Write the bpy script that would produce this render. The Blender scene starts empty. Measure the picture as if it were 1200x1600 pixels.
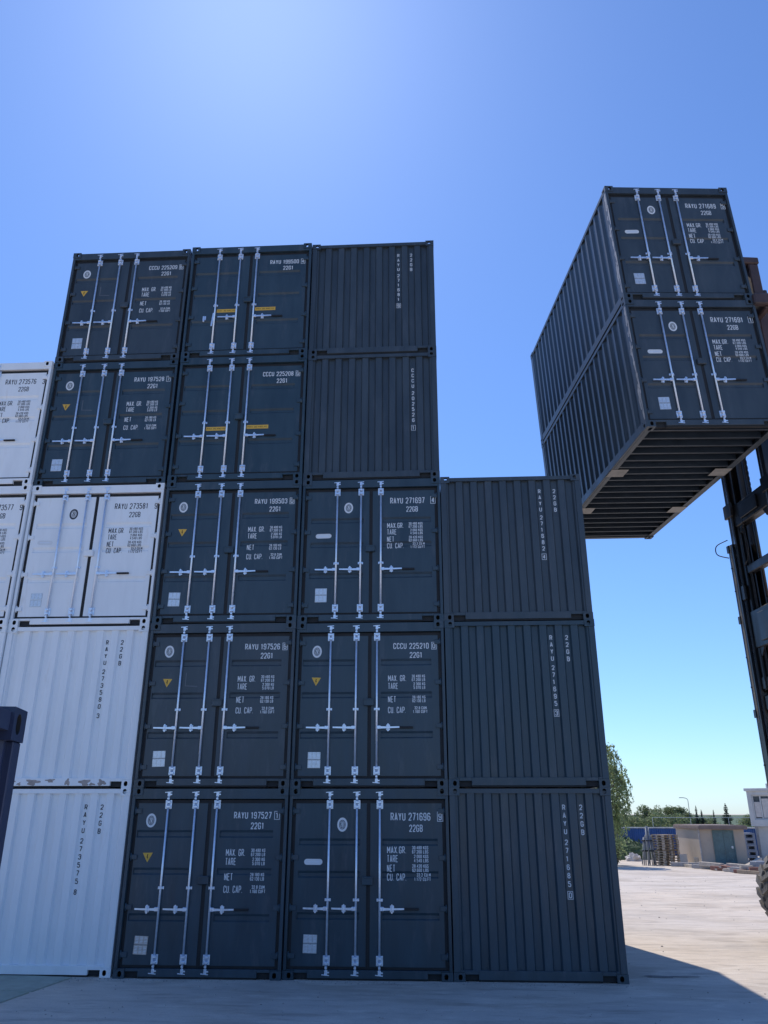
import bpy, math, random
from mathutils import Vector, Matrix, noise as mnoise
R = math.radians
S = bpy.context.scene
COL = S.collection

# ------------------------------------------------------------------ camera, sky, sun, exposure
cam = bpy.data.objects.new('camera', bpy.data.cameras.new('camera'))
COL.objects.link(cam)
cam.location = (2.161, -12.688, 2.224)
cam.rotation_euler = (R(111.089), R(-0.051), R(3.194))
cam.data.sensor_fit = 'VERTICAL'
cam.data.sensor_height = 32.0
cam.data.lens = 32.0 * 1219.49 / 1600.0
cam.data.clip_start = 0.05
cam.data.clip_end = 3000
S.camera = cam

SUN = Vector((-0.20, 0.655, 1.0)).normalized()
SUN_EL = math.asin(SUN.z)
W = bpy.data.worlds.new('World'); S.world = W; W.use_nodes = True
nt = W.node_tree; nt.nodes.clear()
sky = nt.nodes.new('ShaderNodeTexSky'); sky.sky_type = 'NISHITA'; sky.sun_disc = False
sky.sun_elevation = SUN_EL; sky.sun_rotation = math.atan2(SUN.x, SUN.y)
sky.altitude = 0; sky.air_density = 1.0; sky.dust_density = 0.25; sky.ozone_density = 6.0
bg = nt.nodes.new('ShaderNodeBackground'); bg.inputs['Strength'].default_value = 0.11
wo = nt.nodes.new('ShaderNodeOutputWorld')
tm = nt.nodes.new('ShaderNodeMix'); tm.data_type = 'RGBA'; tm.blend_type = 'MULTIPLY'      # clear, cold blue sky
tm.inputs['Factor'].default_value = 1.0; tm.inputs['B'].default_value = (0.635, 0.775, 0.985, 1)
nt.links.new(sky.outputs[0], tm.inputs['A']); nt.links.new(tm.outputs['Result'], bg.inputs[0]); nt.links.new(bg.outputs[0], wo.inputs[0])
sl = bpy.data.lights.new('sun', 'SUN'); sl.energy = 2.35; sl.angle = R(0.5); sl.color = (1.0, 0.91, 0.78)
sun = bpy.data.objects.new('sun', sl); COL.objects.link(sun)
sun.rotation_euler = SUN.to_track_quat('Z', 'Y').to_euler(); sun.location = (0, 0, 40)
S.view_settings.view_transform = 'Standard'; S.view_settings.look = 'None'
S.view_settings.exposure = 0.72; S.view_settings.gamma = 1.0
S.cycles.max_bounces = 6; S.cycles.use_denoising = True

rnd = random.Random(7)

# ------------------------------------------------------------------ materials
def mat(name, base, rough=0.6, metal=0.0, var=0.12, scale=3.0, stretch=(1, 1, 1), spec=0.5, bump=0.0, bscale=30.0, tint=None, tint_amt=0.0, tint_scale=6.0, tlo=0.52, thi=0.7, speck=None):
    m = bpy.data.materials.new(name); m.use_nodes = True
    n = m.node_tree; L = n.links
    b = n.nodes['Principled BSDF']
    b.inputs['Roughness'].default_value = rough; b.inputs['Metallic'].default_value = metal
    b.inputs['Specular IOR Level'].default_value = spec
    tc = n.nodes.new('ShaderNodeTexCoord'); oi = n.nodes.new('ShaderNodeObjectInfo')
    ad = n.nodes.new('ShaderNodeVectorMath'); ad.operation = 'ADD'
    mu = n.nodes.new('ShaderNodeVectorMath'); mu.operation = 'MULTIPLY'
    mu.inputs[1].default_value = stretch
    sc = n.nodes.new('ShaderNodeMath'); sc.operation = 'MULTIPLY'; sc.inputs[1].default_value = 61.0
    L.new(oi.outputs['Random'], sc.inputs[0])
    L.new(tc.outputs['Object'], ad.inputs[0]); L.new(sc.outputs[0], ad.inputs[1])
    L.new(ad.outputs[0], mu.inputs[0])
    ns = n.nodes.new('ShaderNodeTexNoise'); ns.inputs['Scale'].default_value = scale
    ns.inputs['Detail'].default_value = 6; ns.inputs['Roughness'].default_value = 0.62
    L.new(mu.outputs[0], ns.inputs['Vector'])
    mr = n.nodes.new('ShaderNodeMapRange')
    mr.inputs['From Min'].default_value = 0.3; mr.inputs['From Max'].default_value = 0.7
    mr.inputs['To Min'].default_value = 1 - var; mr.inputs['To Max'].default_value = 1 + var
    L.new(ns.outputs['Fac'], mr.inputs['Value'])
    mx = n.nodes.new('ShaderNodeMix'); mx.data_type = 'RGBA'; mx.blend_type = 'MULTIPLY'
    mx.inputs['Factor'].default_value = 1.0
    mx.inputs['A'].default_value = (*base, 1)
    L.new(mr.outputs[0], mx.inputs['B'])
    out = mx.outputs['Result']
    if tint:
        n2 = n.nodes.new('ShaderNodeTexNoise'); n2.inputs['Scale'].default_value = tint_scale
        n2.inputs['Detail'].default_value = 8; n2.inputs['Roughness'].default_value = 0.7
        L.new(mu.outputs[0], n2.inputs['Vector'])
        r2 = n.nodes.new('ShaderNodeMapRange'); r2.interpolation_type = 'SMOOTHSTEP'
        r2.inputs['From Min'].default_value = tlo; r2.inputs['From Max'].default_value = thi
        r2.inputs['To Max'].default_value = tint_amt
        L.new(n2.outputs['Fac'], r2.inputs['Value'])
        m2 = n.nodes.new('ShaderNodeMix'); m2.data_type = 'RGBA'
        L.new(r2.outputs[0], m2.inputs['Factor']); L.new(out, m2.inputs['A'])
        m2.inputs['B'].default_value = (*tint, 1); out = m2.outputs['Result']
    if speck:                                       # small chips and scuffs in the paint
        n3 = n.nodes.new('ShaderNodeTexNoise'); n3.inputs['Scale'].default_value = 9; n3.inputs['Detail'].default_value = 9; n3.inputs['Roughness'].default_value = 0.8
        L.new(ad.outputs[0], n3.inputs['Vector'])
        r3 = n.nodes.new('ShaderNodeMapRange'); r3.inputs['From Min'].default_value = 0.7; r3.inputs['From Max'].default_value = 0.76; r3.inputs['To Max'].default_value = 0.7
        L.new(n3.outputs['Fac'], r3.inputs['Value'])
        m3 = n.nodes.new('ShaderNodeMix'); m3.data_type = 'RGBA'
        L.new(r3.outputs[0], m3.inputs['Factor']); L.new(out, m3.inputs['A']); m3.inputs['B'].default_value = (*speck, 1); out = m3.outputs['Result']
    L.new(out, b.inputs['Base Color'])
    rr = n.nodes.new('ShaderNodeMapRange')
    rr.inputs['From Min'].default_value = 0.3; rr.inputs['From Max'].default_value = 0.7
    rr.inputs['To Min'].default_value = max(0.05, rough - 0.1); rr.inputs['To Max'].default_value = min(1, rough + 0.1)
    L.new(ns.outputs['Fac'], rr.inputs['Value']); L.new(rr.outputs[0], b.inputs['Roughness'])
    if bump > 0:
        nb = n.nodes.new('ShaderNodeTexNoise'); nb.inputs['Scale'].default_value = bscale
        nb.inputs['Detail'].default_value = 5
        L.new(mu.outputs[0], nb.inputs['Vector'])
        bp = n.nodes.new('ShaderNodeBump'); bp.inputs['Strength'].default_value = bump
        bp.inputs['Distance'].default_value = 0.02
        L.new(nb.outputs['Fac'], bp.inputs['Height']); L.new(bp.outputs[0], b.inputs['Normal'])
    return m

M = {}
for _k, _c in (('dark', (0.034, 0.059, 0.08)), ('dark_faded', (0.046, 0.062, 0.077)), ('dark_fresh', (0.028, 0.054, 0.074))):
    M[_k] = mat(_k + '_anthracite_paint', _c, 0.4, var=0.2, scale=2.2, stretch=(1.6, 1.6, 0.35), bump=0.16, bscale=1.6, tint=(0.085, 0.10, 0.12), tint_amt=0.5, tint_scale=3.0, speck=(0.3, 0.3, 0.31))
M['white'] = mat('white_paint', (0.84, 0.86, 0.88), 0.45, var=0.06, scale=2.2, stretch=(1.6, 1.6, 0.3), bump=0.14, bscale=1.6, tint=(0.5, 0.44, 0.38), tint_amt=0.5, tint_scale=2.2, tlo=0.55, thi=0.8, speck=(0.2, 0.13, 0.09))
M['navy'] = mat('navy_paint', (0.02, 0.032, 0.08), 0.4, var=0.15, scale=3, bump=0.05, bscale=3)
M['zinc'] = mat('galvanised_steel', (0.78, 0.85, 0.95), 0.38, 0.7, var=0.1, scale=18)
M['rubber'] = mat('black_rubber', (0.015, 0.015, 0.017), 0.7, var=0.1)
M['hole'] = mat('painted_recess_shade', (0.02, 0.022, 0.025), 0.8)  # near-black colour paints the shade inside castings and under sills
M['white_vinyl'] = mat('white_vinyl', (0.72, 0.74, 0.76), 0.5, var=0.05)
M['black_vinyl'] = mat('black_vinyl', (0.03, 0.033, 0.045), 0.5, var=0.1)
M['yellow'] = mat('yellow_sticker', (0.72, 0.42, 0.06), 0.5, var=0.08)
M['plate'] = mat('stamped_plate', (0.62, 0.64, 0.66), 0.42, 0.55, var=0.2, scale=40)
M['tanplate'] = mat('worn_plate', (0.55, 0.48, 0.43), 0.5, 0.3, var=0.25, scale=14)
M['rust'] = mat('bare_rusty_metal', (0.40, 0.34, 0.31), 0.8, var=0.3, scale=12)
M['wear'] = mat('bare_scraped_metal', (0.42, 0.41, 0.41), 0.6, 0.2, var=0.3, scale=9, stretch=(1, 1, 0.5))
M['ply'] = mat('floor_board', (0.022, 0.023, 0.027), 0.7, var=0.2)
M['beam'] = mat('beam_paint', (0.022, 0.036, 0.054), 0.5, var=0.2, scale=4)
M['pocket'] = mat('worn_primer', (0.34, 0.32, 0.29), 0.6, var=0.25, scale=5)
M['mast'] = mat('greasy_mast_steel', (0.013, 0.013, 0.015), 0.34, 0.2, var=0.35, scale=5, stretch=(1, 1, 0.3), tint=(0.09, 0.07, 0.05), tint_amt=0.6, tint_scale=2.2, tlo=0.5, thi=0.66)
M['greasy'] = mat('dried_grease', (0.24, 0.19, 0.13), 0.55, var=0.5, scale=4, stretch=(1, 1, .5), tint=(0.05, 0.045, 0.04), tint_amt=.9, tint_scale=1.5)
M['worn_slide'] = mat('worn_slide_steel', (0.3, 0.34, 0.4), 0.28, 0.8, var=0.4, scale=3, stretch=(1, 1, .2))
M['spreader'] = mat('rusty_brown_paint', (0.075, 0.045, 0.042), 0.6, var=0.3, scale=4, tint=(0.05, 0.04, 0.04), tint_amt=0.8, tint_scale=3)
M['truck'] = mat('truck_paint', (0.4, 0.06, 0.03), 0.45, var=0.15)
M['tyre'] = mat('dusty_tyre_rubber', (0.15, 0.145, 0.14), 0.9, var=0.25, scale=8, bump=0.3)
M['rim'] = mat('painted_rim', (0.5, 0.45, 0.35), 0.5)
M['glass'] = mat('window_glass', (0.1, 0.12, 0.13), 0.08, var=0.05)
M['steel'] = mat('bare_steel', (0.35, 0.35, 0.36), 0.4, 0.8)

# ------------------------------------------------------------------ mesh builder
class MB:
    def __init__(s): s.v = []; s.f = []; s.m = []; s.mi = 0; s.sm = False; s.ss = []
    def add(s, vs, fs, mi=None):
        o = len(s.v); s.v += [tuple(p) for p in vs]
        for f in fs:
            s.f.append([o + i for i in f]); s.m.append(s.mi if mi is None else mi); s.ss.append(s.sm)
    def box(s, x0, x1, y0, y1, z0, z1, mi=None, b=0.0, T=None):
        if b > 0:
            return s.bbox(x0, x1, y0, y1, z0, z1, b, mi, T)
        vs = [(x, y, z) for z in (z0, z1) for y in (y0, y1) for x in (x0, x1)]
        if T: vs = [T @ Vector(p) for p in vs]
        s.add(vs, [(0, 2, 3, 1), (4, 5, 7, 6), (0, 1, 5, 4), (2, 6, 7, 3), (0, 4, 6, 2), (1, 3, 7, 5)], mi)
    def bbox(s, x0, x1, y0, y1, z0, z1, b, mi=None, T=None):
        import bmesh
        bm = bmesh.new(); bmesh.ops.create_cube(bm, size=1)
        for v in bm.verts:
            v.co = Vector((x0 + (v.co.x + .5) * (x1 - x0), y0 + (v.co.y + .5) * (y1 - y0), z0 + (v.co.z + .5) * (z1 - z0)))
        bmesh.ops.bevel(bm, geom=list(bm.edges), offset=b, segments=1, affect='EDGES')
        bm.verts.index_update()
        vs = [v.co.copy() for v in bm.verts]
        if T: vs = [T @ p for p in vs]
        s.add(vs, [[v.index for v in f.verts] for f in bm.faces], mi); bm.free()
    def prism(s, poly, a, b, axis='y', mi=None, T=None):
        n = len(poly)
        def pt(p, d):
            q = {'y': (p[0], d, p[1]), 'x': (d, p[0], p[1]), 'z': (p[0], p[1], d)}[axis]
            return T @ Vector(q) if T else q
        vs = [pt(p, a) for p in poly] + [pt(p, b) for p in poly]
        s.add(vs, [list(range(n)), list(range(2 * n - 1, n - 1, -1))] + [(i, i + n, (i + 1) % n + n, (i + 1) % n) for i in range(n)], mi)
    def tube(s, pts, r, n=8, mi=None, cap=True, rads=None):
        pts = [Vector(p) for p in pts]; rings = []
        up = None
        for i, p in enumerate(pts):
            d = (pts[min(i + 1, len(pts) - 1)] - pts[max(i - 1, 0)]).normalized()
            if up is None: up = Vector((0, 0, 1)) if abs(d.z) < .9 else Vector((1, 0, 0))
            a = d.cross(up).normalized(); bb = a.cross(d).normalized(); up = bb
            rr = rads[i] if rads else r
            rings.append([p + (a * math.cos(2 * math.pi * k / n) + bb * math.sin(2 * math.pi * k / n)) * rr for k in range(n)])
        vs = [q for rg in rings for q in rg]; fs = []
        for i in range(len(rings) - 1):
            for k in range(n):
                fs.append((i * n + k, i * n + (k + 1) % n, (i + 1) * n + (k + 1) % n, (i + 1) * n + k))
        old = s.sm; s.sm = True; s.add(vs, fs, mi); s.sm = old
        if cap:
            o = len(s.v) - len(vs)
            for f in (list(range(n - 1, -1, -1)), [(len(rings) - 1) * n + k for k in range(n)]):
                s.f.append([o + i for i in f]); s.m.append(s.mi if mi is None else mi); s.ss.append(False)
    def mesh(s, name, mats):
        me = bpy.data.meshes.new(name); me.from_pydata(s.v, [], s.f)
        for m in mats: me.materials.append(m)
        me.polygons.foreach_set('material_index', s.m)
        me.polygons.foreach_set('use_smooth', s.ss)
        me.update(); return me

def tag(o, label=None, cat=None, group=None, kind=None):
    if label: o['label'] = label
    if cat: o['category'] = cat
    if group: o['group'] = group
    if kind: o['kind'] = kind
    return o
def link(name, me, parent=None, loc=None, rot=None):
    o = bpy.data.objects.new(name, me); COL.objects.link(o)
    if parent: o.parent = parent
    if loc: o.location = loc
    if rot: o.rotation_euler = rot
    return o
def thing(name, label, cat, loc=(0, 0, 0), rot=(0, 0, 0), group=None):
    o = link(name, None, None, loc, rot); return tag(o, label, cat, group)
def build(name, mb, mats, parent=None, loc=None, rot=None):
    return link(name, mb.mesh(name, mats if isinstance(mats, (list, tuple)) else [mats]), parent, loc, rot)

# ------------------------------------------------------------------ ground and pavement
def gz(y): return -0.02 * min(max(y - 8.0, 0), 30)
def ground_material():
    m = bpy.data.materials.new('dusty_concrete'); m.use_nodes = True
    n = m.node_tree; L = n.links; b = n.nodes['Principled BSDF']
    b.inputs['Roughness'].default_value = 0.9; b.inputs['Specular IOR Level'].default_value = 0.2
    tc = n.nodes.new('ShaderNodeTexCoord')
    def noise(scale, st, det=6, rot=0.0):
        mp = n.nodes.new('ShaderNodeMapping'); mp.inputs['Scale'].default_value = st; mp.inputs['Rotation'].default_value = (0, 0, rot)
        L.new(tc.outputs['Object'], mp.inputs['Vector'])
        x = n.nodes.new('ShaderNodeTexNoise'); x.inputs['Scale'].default_value = scale; x.inputs['Detail'].default_value = det
        x.inputs['Roughness'].default_value = 0.65
        L.new(mp.outputs[0], x.inputs['Vector']); return x.outputs['Fac']
    def rng(src, a, c, lo, hi):
        r = n.nodes.new('ShaderNodeMapRange'); r.inputs['From Min'].default_value = a; r.inputs['From Max'].default_value = c
        r.inputs['To Min'].default_value = lo; r.inputs['To Max'].default_value = hi
        L.new(src, r.inputs['Value']); return r.outputs[0]
    def mix(f, A, B, mode='MIX'):
        x = n.nodes.new('ShaderNodeMix'); x.data_type = 'RGBA'; x.blend_type = mode
        for nm, val in (('Factor', f), ('A', A), ('B', B)):
            if isinstance(val, (int, float)): x.inputs[nm].default_value = val
            elif isinstance(val, tuple): x.inputs[nm].default_value = (*val, 1)
            else: L.new(val, x.inputs[nm])
        return x.outputs['Result']
    c = mix(rng(noise(0.12, (1, 1, 1)), .35, .65, 0, 1), (0.70, 0.60, 0.49), (0.64, 0.585, 0.53))
    # faint tyre tracks, stains and worn patches
    c = mix(rng(noise(0.5, (0.6, 1.3, 1), 8, R(-28)), .48, .62, 0, .75), c, (0.42, 0.355, 0.285))
    c = mix(rng(noise(0.9, (0.5, 1.5, 1), 8, R(-35)), .52, .64, 0, .65), c, (0.78, 0.70, 0.60))
    c = mix(rng(noise(0.35, (0.8, 1, 1), 5, R(12)), .52, .66, 0, .6), c, (0.46, 0.42, 0.38))
    c = mix(rng(noise(1.6, (0.5, 2.2, 1), 4, R(24)), .56, .66, 0, .6), c, (0.33, 0.28, 0.24))
    c = mix(rng(noise(3.0, (0.5, 1.8, 1), 9, R(-18)), .5, .66, 0, .5), c, (0.42, 0.37, 0.32))
    c = mix(rng(noise(2.2, (0.6, 1.6, 1), 9, R(-44)), .56, .66, 0, .5), c, (0.80, 0.73, 0.64))
    c = mix(rng(noise(45, (1, 1, 1), 6), .38, .68, 0, .4), c, (0.43, 0.39, 0.35))
    c = mix(rng(noise(14, (1, 1, 1), 8), .62, .72, 0, .55), c, (0.33, 0.30, 0.27))
    L.new(c, b.inputs['Base Color'])
    bp = n.nodes.new('ShaderNodeBump'); bp.inputs['Strength'].default_value = 0.5; bp.inputs['Distance'].default_value = 0.03
    L.new(noise(5, (0.6, 1.6, 1), 10, R(-20)), bp.inputs['Height']); L.new(bp.outputs[0], b.inputs['Normal'])
    return m
M['ground'] = ground_material()
g = MB()
ys = [-60, -20, 0, 8, 15, 22, 30, 38, 60, 120, 300, 900, 2500]
xs = [-2500, -300, -60, -20, 0, 20, 60, 300, 2500]
g.add([(x, y, gz(y)) for y in ys for x in xs], [(j * len(xs) + i, j * len(xs) + i + 1, (j + 1) * len(xs) + i + 1, (j + 1) * len(xs) + i) for j in range(len(ys) - 1) for i in range(len(xs) - 1)])
tag(build('ground', g, M['ground']), 'pale dusty concrete yard with faint tyre tracks', 'ground', kind='structure')

M['slab'] = mat('mossy_slab', (0.36, 0.385, 0.32), 0.9, var=0.2, scale=4, tint=(0.24, 0.28, 0.2), tint_amt=0.6, tint_scale=2)
sm = MB()
for j in range(5):
    for i in range(3):
        dx = rnd.uniform(-.01, .01)
        x0, y0 = -1.2 * (i + 1) + dx, -1.02 * (j + 1) + (0.3 if i == 1 else 0)
        T = Matrix.Translation((-3.02, -0.02, 0)) @ Matrix.Rotation(R(-7), 4, 'Z')
        sm.box(x0 + .025, x0 + 1.175, y0 + .025, y0 + .995, -.05, .014, b=.006, T=T)
tag(build('pavement', sm, M['slab']), 'greenish concrete slabs with open joints in front of the white stack', 'pavement', kind='structure')
M['stain'] = mat('oil_stain', (0.09, 0.085, 0.085), 0.7, var=0.3)
st = MB(); pts = []
for k in range(22):
    a = 2 * math.pi * k / 22; rr = 1 + .3 * math.sin(3 * a + 1) + .18 * math.sin(7 * a)
    pts.append((5.55 + .36 * rr * math.cos(a), .56 + .07 * rr * math.sin(a), .005))
st.add(pts, [list(range(22))])
tag(build('ground_stain', st, M['stain']), 'small dark stain on the shaded concrete', 'stain', kind='structure')

M['grit'] = mat('grit', (0.34, 0.31, 0.28), 0.95, var=0.4)
gv = MB(); r2 = random.Random(15)
for k in range(900):
    u = r2.random()
    if u < .45: x, y = r2.uniform(-5, 4.9), -abs(r2.gauss(0, .12)) - .05
    elif u < .7: x, y = r2.uniform(-5, 7), r2.uniform(-3.2, -.2)
    else: x, y = r2.uniform(5.2, 16), r2.uniform(0, 26)
    q = r2.uniform(.006, .02) * (1.6 if y > 3 else 1); z = gz(y); a = r2.uniform(0, 6.3)
    P = [(x + q * r2.uniform(.7, 1.2) * math.cos(a + i * 1.257), y + q * r2.uniform(.7, 1.2) * math.sin(a + i * 1.257), z - .004) for i in range(5)]
    gv.add(P + [(x, y, z + q * .7)], [(i, (i + 1) % 5, 5) for i in range(5)])
tag(build('gravel', gv, M['grit']), 'loose grit scattered on the concrete and along the container bases', 'gravel', kind='stuff')

# ------------------------------------------------------------------ stroke lettering
def arc(cx, cy, rx, ry, a0, a1, n=5):
    return [(cx + rx * math.cos(R(a0 + (a1 - a0) * k / n)), cy + ry * math.sin(R(a0 + (a1 - a0) * k / n))) for k in range(n + 1)]
rx, ry = .42, .2     # corner radii as fractions of glyph width / height
TL = arc(rx, 1 - ry, rx, ry, 180, 90, 3); TR = arc(1 - rx, 1 - ry, rx, ry, 90, 0, 3)
BR_ = arc(1 - rx, ry, rx, ry, 0, -90, 3); BL = arc(rx, ry, rx, ry, 270, 180, 3)
RING = TL + TR + BR_ + BL
G = {
 '0': [(RING, 1)], 'O': [(RING, 1)],
 '1': [([(.1, .8), (.62, 1), (.62, 0)], 0)],
 '2': [([(0, .74)] + TL[1:] + TR + [(1, .66), (.92, .52), (0, .06), (0, 0), (1, 0)], 0)],
 '3': [([(0, .78)] + TL[1:] + TR + [(1, .64), (.8, .53), (.35, .53)], 0), ([(.8, .53), (1, .42)] + BR_ + BL[:-1] + [(0, .22)], 0)],
 '4': [([(.72, 0), (.72, 1), (0, .28), (1, .28)], 0)],
 '5': [([(.95, 1), (.05, 1), (.03, .56), (.5, .62)] + arc(1 - rx, .42, rx, .2, 90, 0, 3) + BR_ + BL[:-1] + [(0, .22)], 0)],
 '6': [([(1, .8)] + TR[::-1][1:] + TL[::-1] + BL[::-1] + BR_[::-1] + arc(1 - rx, .38, rx, .2, 0, 90, 3) + [(.4, .58), (.02, .48)], 0)],
 '7': [([(0, 1), (1, 1), (.35, 0)], 0)],
 '8': [(arc(.5, .77, .46, .23, 0, 360, 12)[:-1], 1), (arc(.5, .27, .5, .27, 0, 360, 12)[:-1], 1)],
 '9': [([(0, .2)] + BL[::-1][1:] + BR_[::-1] + TR[::-1] + TL[::-1] + arc(rx, .62, rx, .2, 180, 270, 3) + [(.6, .42), (.98, .52)], 0)],
 'R': [([(0, 0), (0, 1), (.58, 1)] + TR[1:] + arc(1 - rx, .66, rx, .18, 0, -90, 3) + [(.03, .48)], 0), ([(.5, .46), (1, 0)], 0)],
 'A': [([(0, 0), (.46, 1), (.54, 1), (1, 0)], 0), ([(.2, .27), (.8, .27)], 0)],
 'Y': [([(0, 1), (.5, .45), (.5, 0)], 0), ([(1, 1), (.53, .48)], 0)],
 'U': [([(0, 1)] + BL[::-1] + BR_[::-1] + [(1, 1)], 0)],
 'C': [([(1, .74)] + TR[::-1][1:] + TL[::-1] + BL[::-1] + BR_[::-1][:-1] + [(1, .26)], 0)],
 'G': [([(1, .74)] + TR[::-1][1:] + TL[::-1] + BL[::-1] + BR_[::-1] + [(1, .46), (.55, .46)], 0)],
 'B': [([(0, 0), (0, 1), (.58, 1)] + TR[1:] + arc(1 - rx, .7, rx, .17, 0, -90, 3) + [(.05, .53)], 0), ([(.58, .51)] + arc(1 - rx, .33, rx, .18, 90, 0, 3) + BR_ + [(.06, 0)], 0)],
 'M': [([(0, 0), (0, 1), (.5, .3), (1, 1), (1, 0)], 0)],
 'X': [([(0, 0), (1, 1)], 0), ([(0, 1), (1, 0)], 0)],
 'T': [([(0, 1), (1, 1)], 0), ([(.5, .93), (.5, 0)], 0)],
 'E': [([(1, 1), (0, 1), (0, 0), (1, 0)], 0), ([(.05, .52), (.85, .52)], 0)],
 'N': [([(0, 0), (0, 1), (1, 0), (1, 1)], 0)],
 'P': [([(0, 0), (0, 1), (.58, 1)] + TR[1:] + arc(1 - rx, .62, rx, .18, 0, -90, 3) + [(.03, .44)], 0)],
 'K': [([(0, 0), (0, 1)], 0), ([(.08, .42), (1, 1)], 0), ([(.38, .58), (1, 0)], 0)],
 'L': [([(0, 1), (0, 0), (1, 0)], 0)],
 'F': [([(0, 0), (0, 1), (1, 1)], 0), ([(.05, .52), (.85, .52)], 0)],
 'S': [([(1, .78)] + TR[::-1][1:] + TL[::-1] + [(0, .66), (.15, .55), (.85, .45), (1, .34)] + BR_ + BL[:-1] + [(0, .22)], 0)],
 '.': [([(.5, 0), (.5, .06)], 0)],
}
ADV = {' ': .62, '.': .5, '1': .8, 'M': 1.22}
def ribbon(mb, pts, closed, t, y):
    if not closed:                                  # break the stroke at sharp corners
        for i in range(1, len(pts) - 1):
            d1 = Vector(pts[i]) - Vector(pts[i - 1]); d2 = Vector(pts[i + 1]) - Vector(pts[i])
            if d1.length > 1e-5 and d2.length > 1e-5 and d1.normalized().dot(d2.normalized()) < -.25:
                ribbon(mb, pts[:i + 1], 0, t, y); ribbon(mb, pts[i:], 0, t, y - .0002); return
    P = []
    for p in pts:
        if not P or (Vector(p) - P[-1]).length > 1e-5: P.append(Vector(p))
    if closed and (P[0] - P[-1]).length < 1e-5: P.pop()
    n = len(P); A = []; B = []
    for i in range(n):
        a = P[i - 1] if (i > 0 or closed) else None
        c = P[(i + 1) % n] if (i < n - 1 or closed) else None
        if a is None: d = (c - P[i]).normalized(); nn = Vector((-d.y, d.x)); k = 1
        elif c is None: d = (P[i] - a).normalized(); nn = Vector((-d.y, d.x)); k = 1
        else:
            d1 = (P[i] - a).normalized(); d2 = (c - P[i]).normalized()
            n1 = Vector((-d1.y, d1.x)); n2 = Vector((-d2.y, d2.x)); nn = n1 + n2
            if nn.length < 1e-4: nn = n1
            nn.normalize(); k = min(1 / max(nn.dot(n1), .3), 1.6)
        A.append(P[i] + nn * t / 2 * k); B.append(P[i] - nn * t / 2 * k)
    o = [(q.x, y, q.y) for q in A] + [(q.x, y, q.y) for q in B]
    m = n if closed else n - 1
    mb.add(o, [(i, i + n, (i + 1) % n + n, (i + 1) % n) for i in range(m)])
def text(mb, s, x, ztop, h, width, y, t=None, align='l'):
    """one line of condensed lettering, ztop = cap line, width = total run"""
    tot = sum(ADV.get(c, 1.0) for c in s); u = width / tot
    if align == 'r': x -= width
    t = t or min(h * .14, u * .23)
    for c in s:
        a = ADV.get(c, 1.0)
        if c in G:
            gw = u * a * (.82 if c != '.' else .5) - t
            gx = x + u * a * .09 + t / 2
            for i, (st_, cl) in enumerate(G[c]):
                ribbon(mb, [(gx + p[0] * gw, ztop - h + t / 2 + p[1] * (h - t)) for p in st_], cl, t, y - .0004 * i)
        x += u * a
def frame(mb, x0, x1, z0, z1, t, y):
    ribbon(mb, [(x0, z0), (x1, z0), (x1, z1), (x0, z1)], 1, t, y)
def column(mb, s, x, ztop, zbot, y, w=.057, h=.078, sp=.32):
    n = sum(1 if c != ' ' else sp for c in s)
    pitch = (ztop - zbot - h) / (n - 1) if n > 1 else 0
    z = ztop
    for c in s:
        if c != ' ':
            text(mb, c, x - w * .5, z, h, w * (1.0 if c != '1' else .8), y, t=.0135); z -= pitch
        else: z -= pitch * sp
    return z

# ------------------------------------------------------------------ container parts (cached meshes, shared by every container)
w, h, L = 2.438, 2.591, 6.058
CACHE = {}
def cached(key, fn):
    if key not in CACHE: CACHE[key] = fn()
    return CACHE[key]

def holed_face(mb, P, U, V, su, sv, cu, cv, a, b, depth, inset, flip):
    """rectangle su x sv spanned from P along U,V with an oblong hole (half sizes a,b) going depth inwards; inset = inner rim"""
    N = U.cross(V) * (1 if not flip else -1)
    ang = sorted([k * math.pi / 10 + .01 for k in range(20)] + [math.atan2(y_ - cv, x_ - cu) % (2 * math.pi) for x_ in (0, su) for y_ in (0, sv)])
    n = len(ang)
    def rect(t, m):
        dx, dy = math.cos(t), math.sin(t)
        k = min([((su - m - cu) / dx if dx > 1e-9 else (m - cu) / dx if dx < -1e-9 else 1e9), ((sv - m - cv) / dy if dy > 1e-9 else (m - cv) / dy if dy < -1e-9 else 1e9)])
        return (cu + dx * k, cv + dy * k)
    def oval(t):
        r_ = min(a, b); dx, dy = math.cos(t), math.sin(t)
        ex, ey = max(a - r_, 0), max(b - r_, 0)
        return (cu + r_ * dx + math.copysign(ex, dx), cv + r_ * dy + math.copysign(ey, dy))
    def pt(q, d): return P + U * q[0] + V * q[1] - N * d
    vs = [pt(rect(t, 0), 0) for t in ang] + [pt(oval(t), 0) for t in ang] + [pt(oval(t), depth) for t in ang] + [pt(rect(t, inset), depth) for t in ang]
    fs = []
    for r_ in range(3):
        for i in range(n):
            j = (i + 1) % n
            f = (r_ * n + i, r_ * n + j, (r_ + 1) * n + j, (r_ + 1) * n + i)
            fs.append(f if not flip else f[::-1])
    mb.add(vs, fs[:n], 0); o = len(mb.v) - len(vs)
    for f in fs[n:]:
        mb.f.append([o + i for i in f]); mb.m.append(1); mb.ss.append(False)
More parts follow.
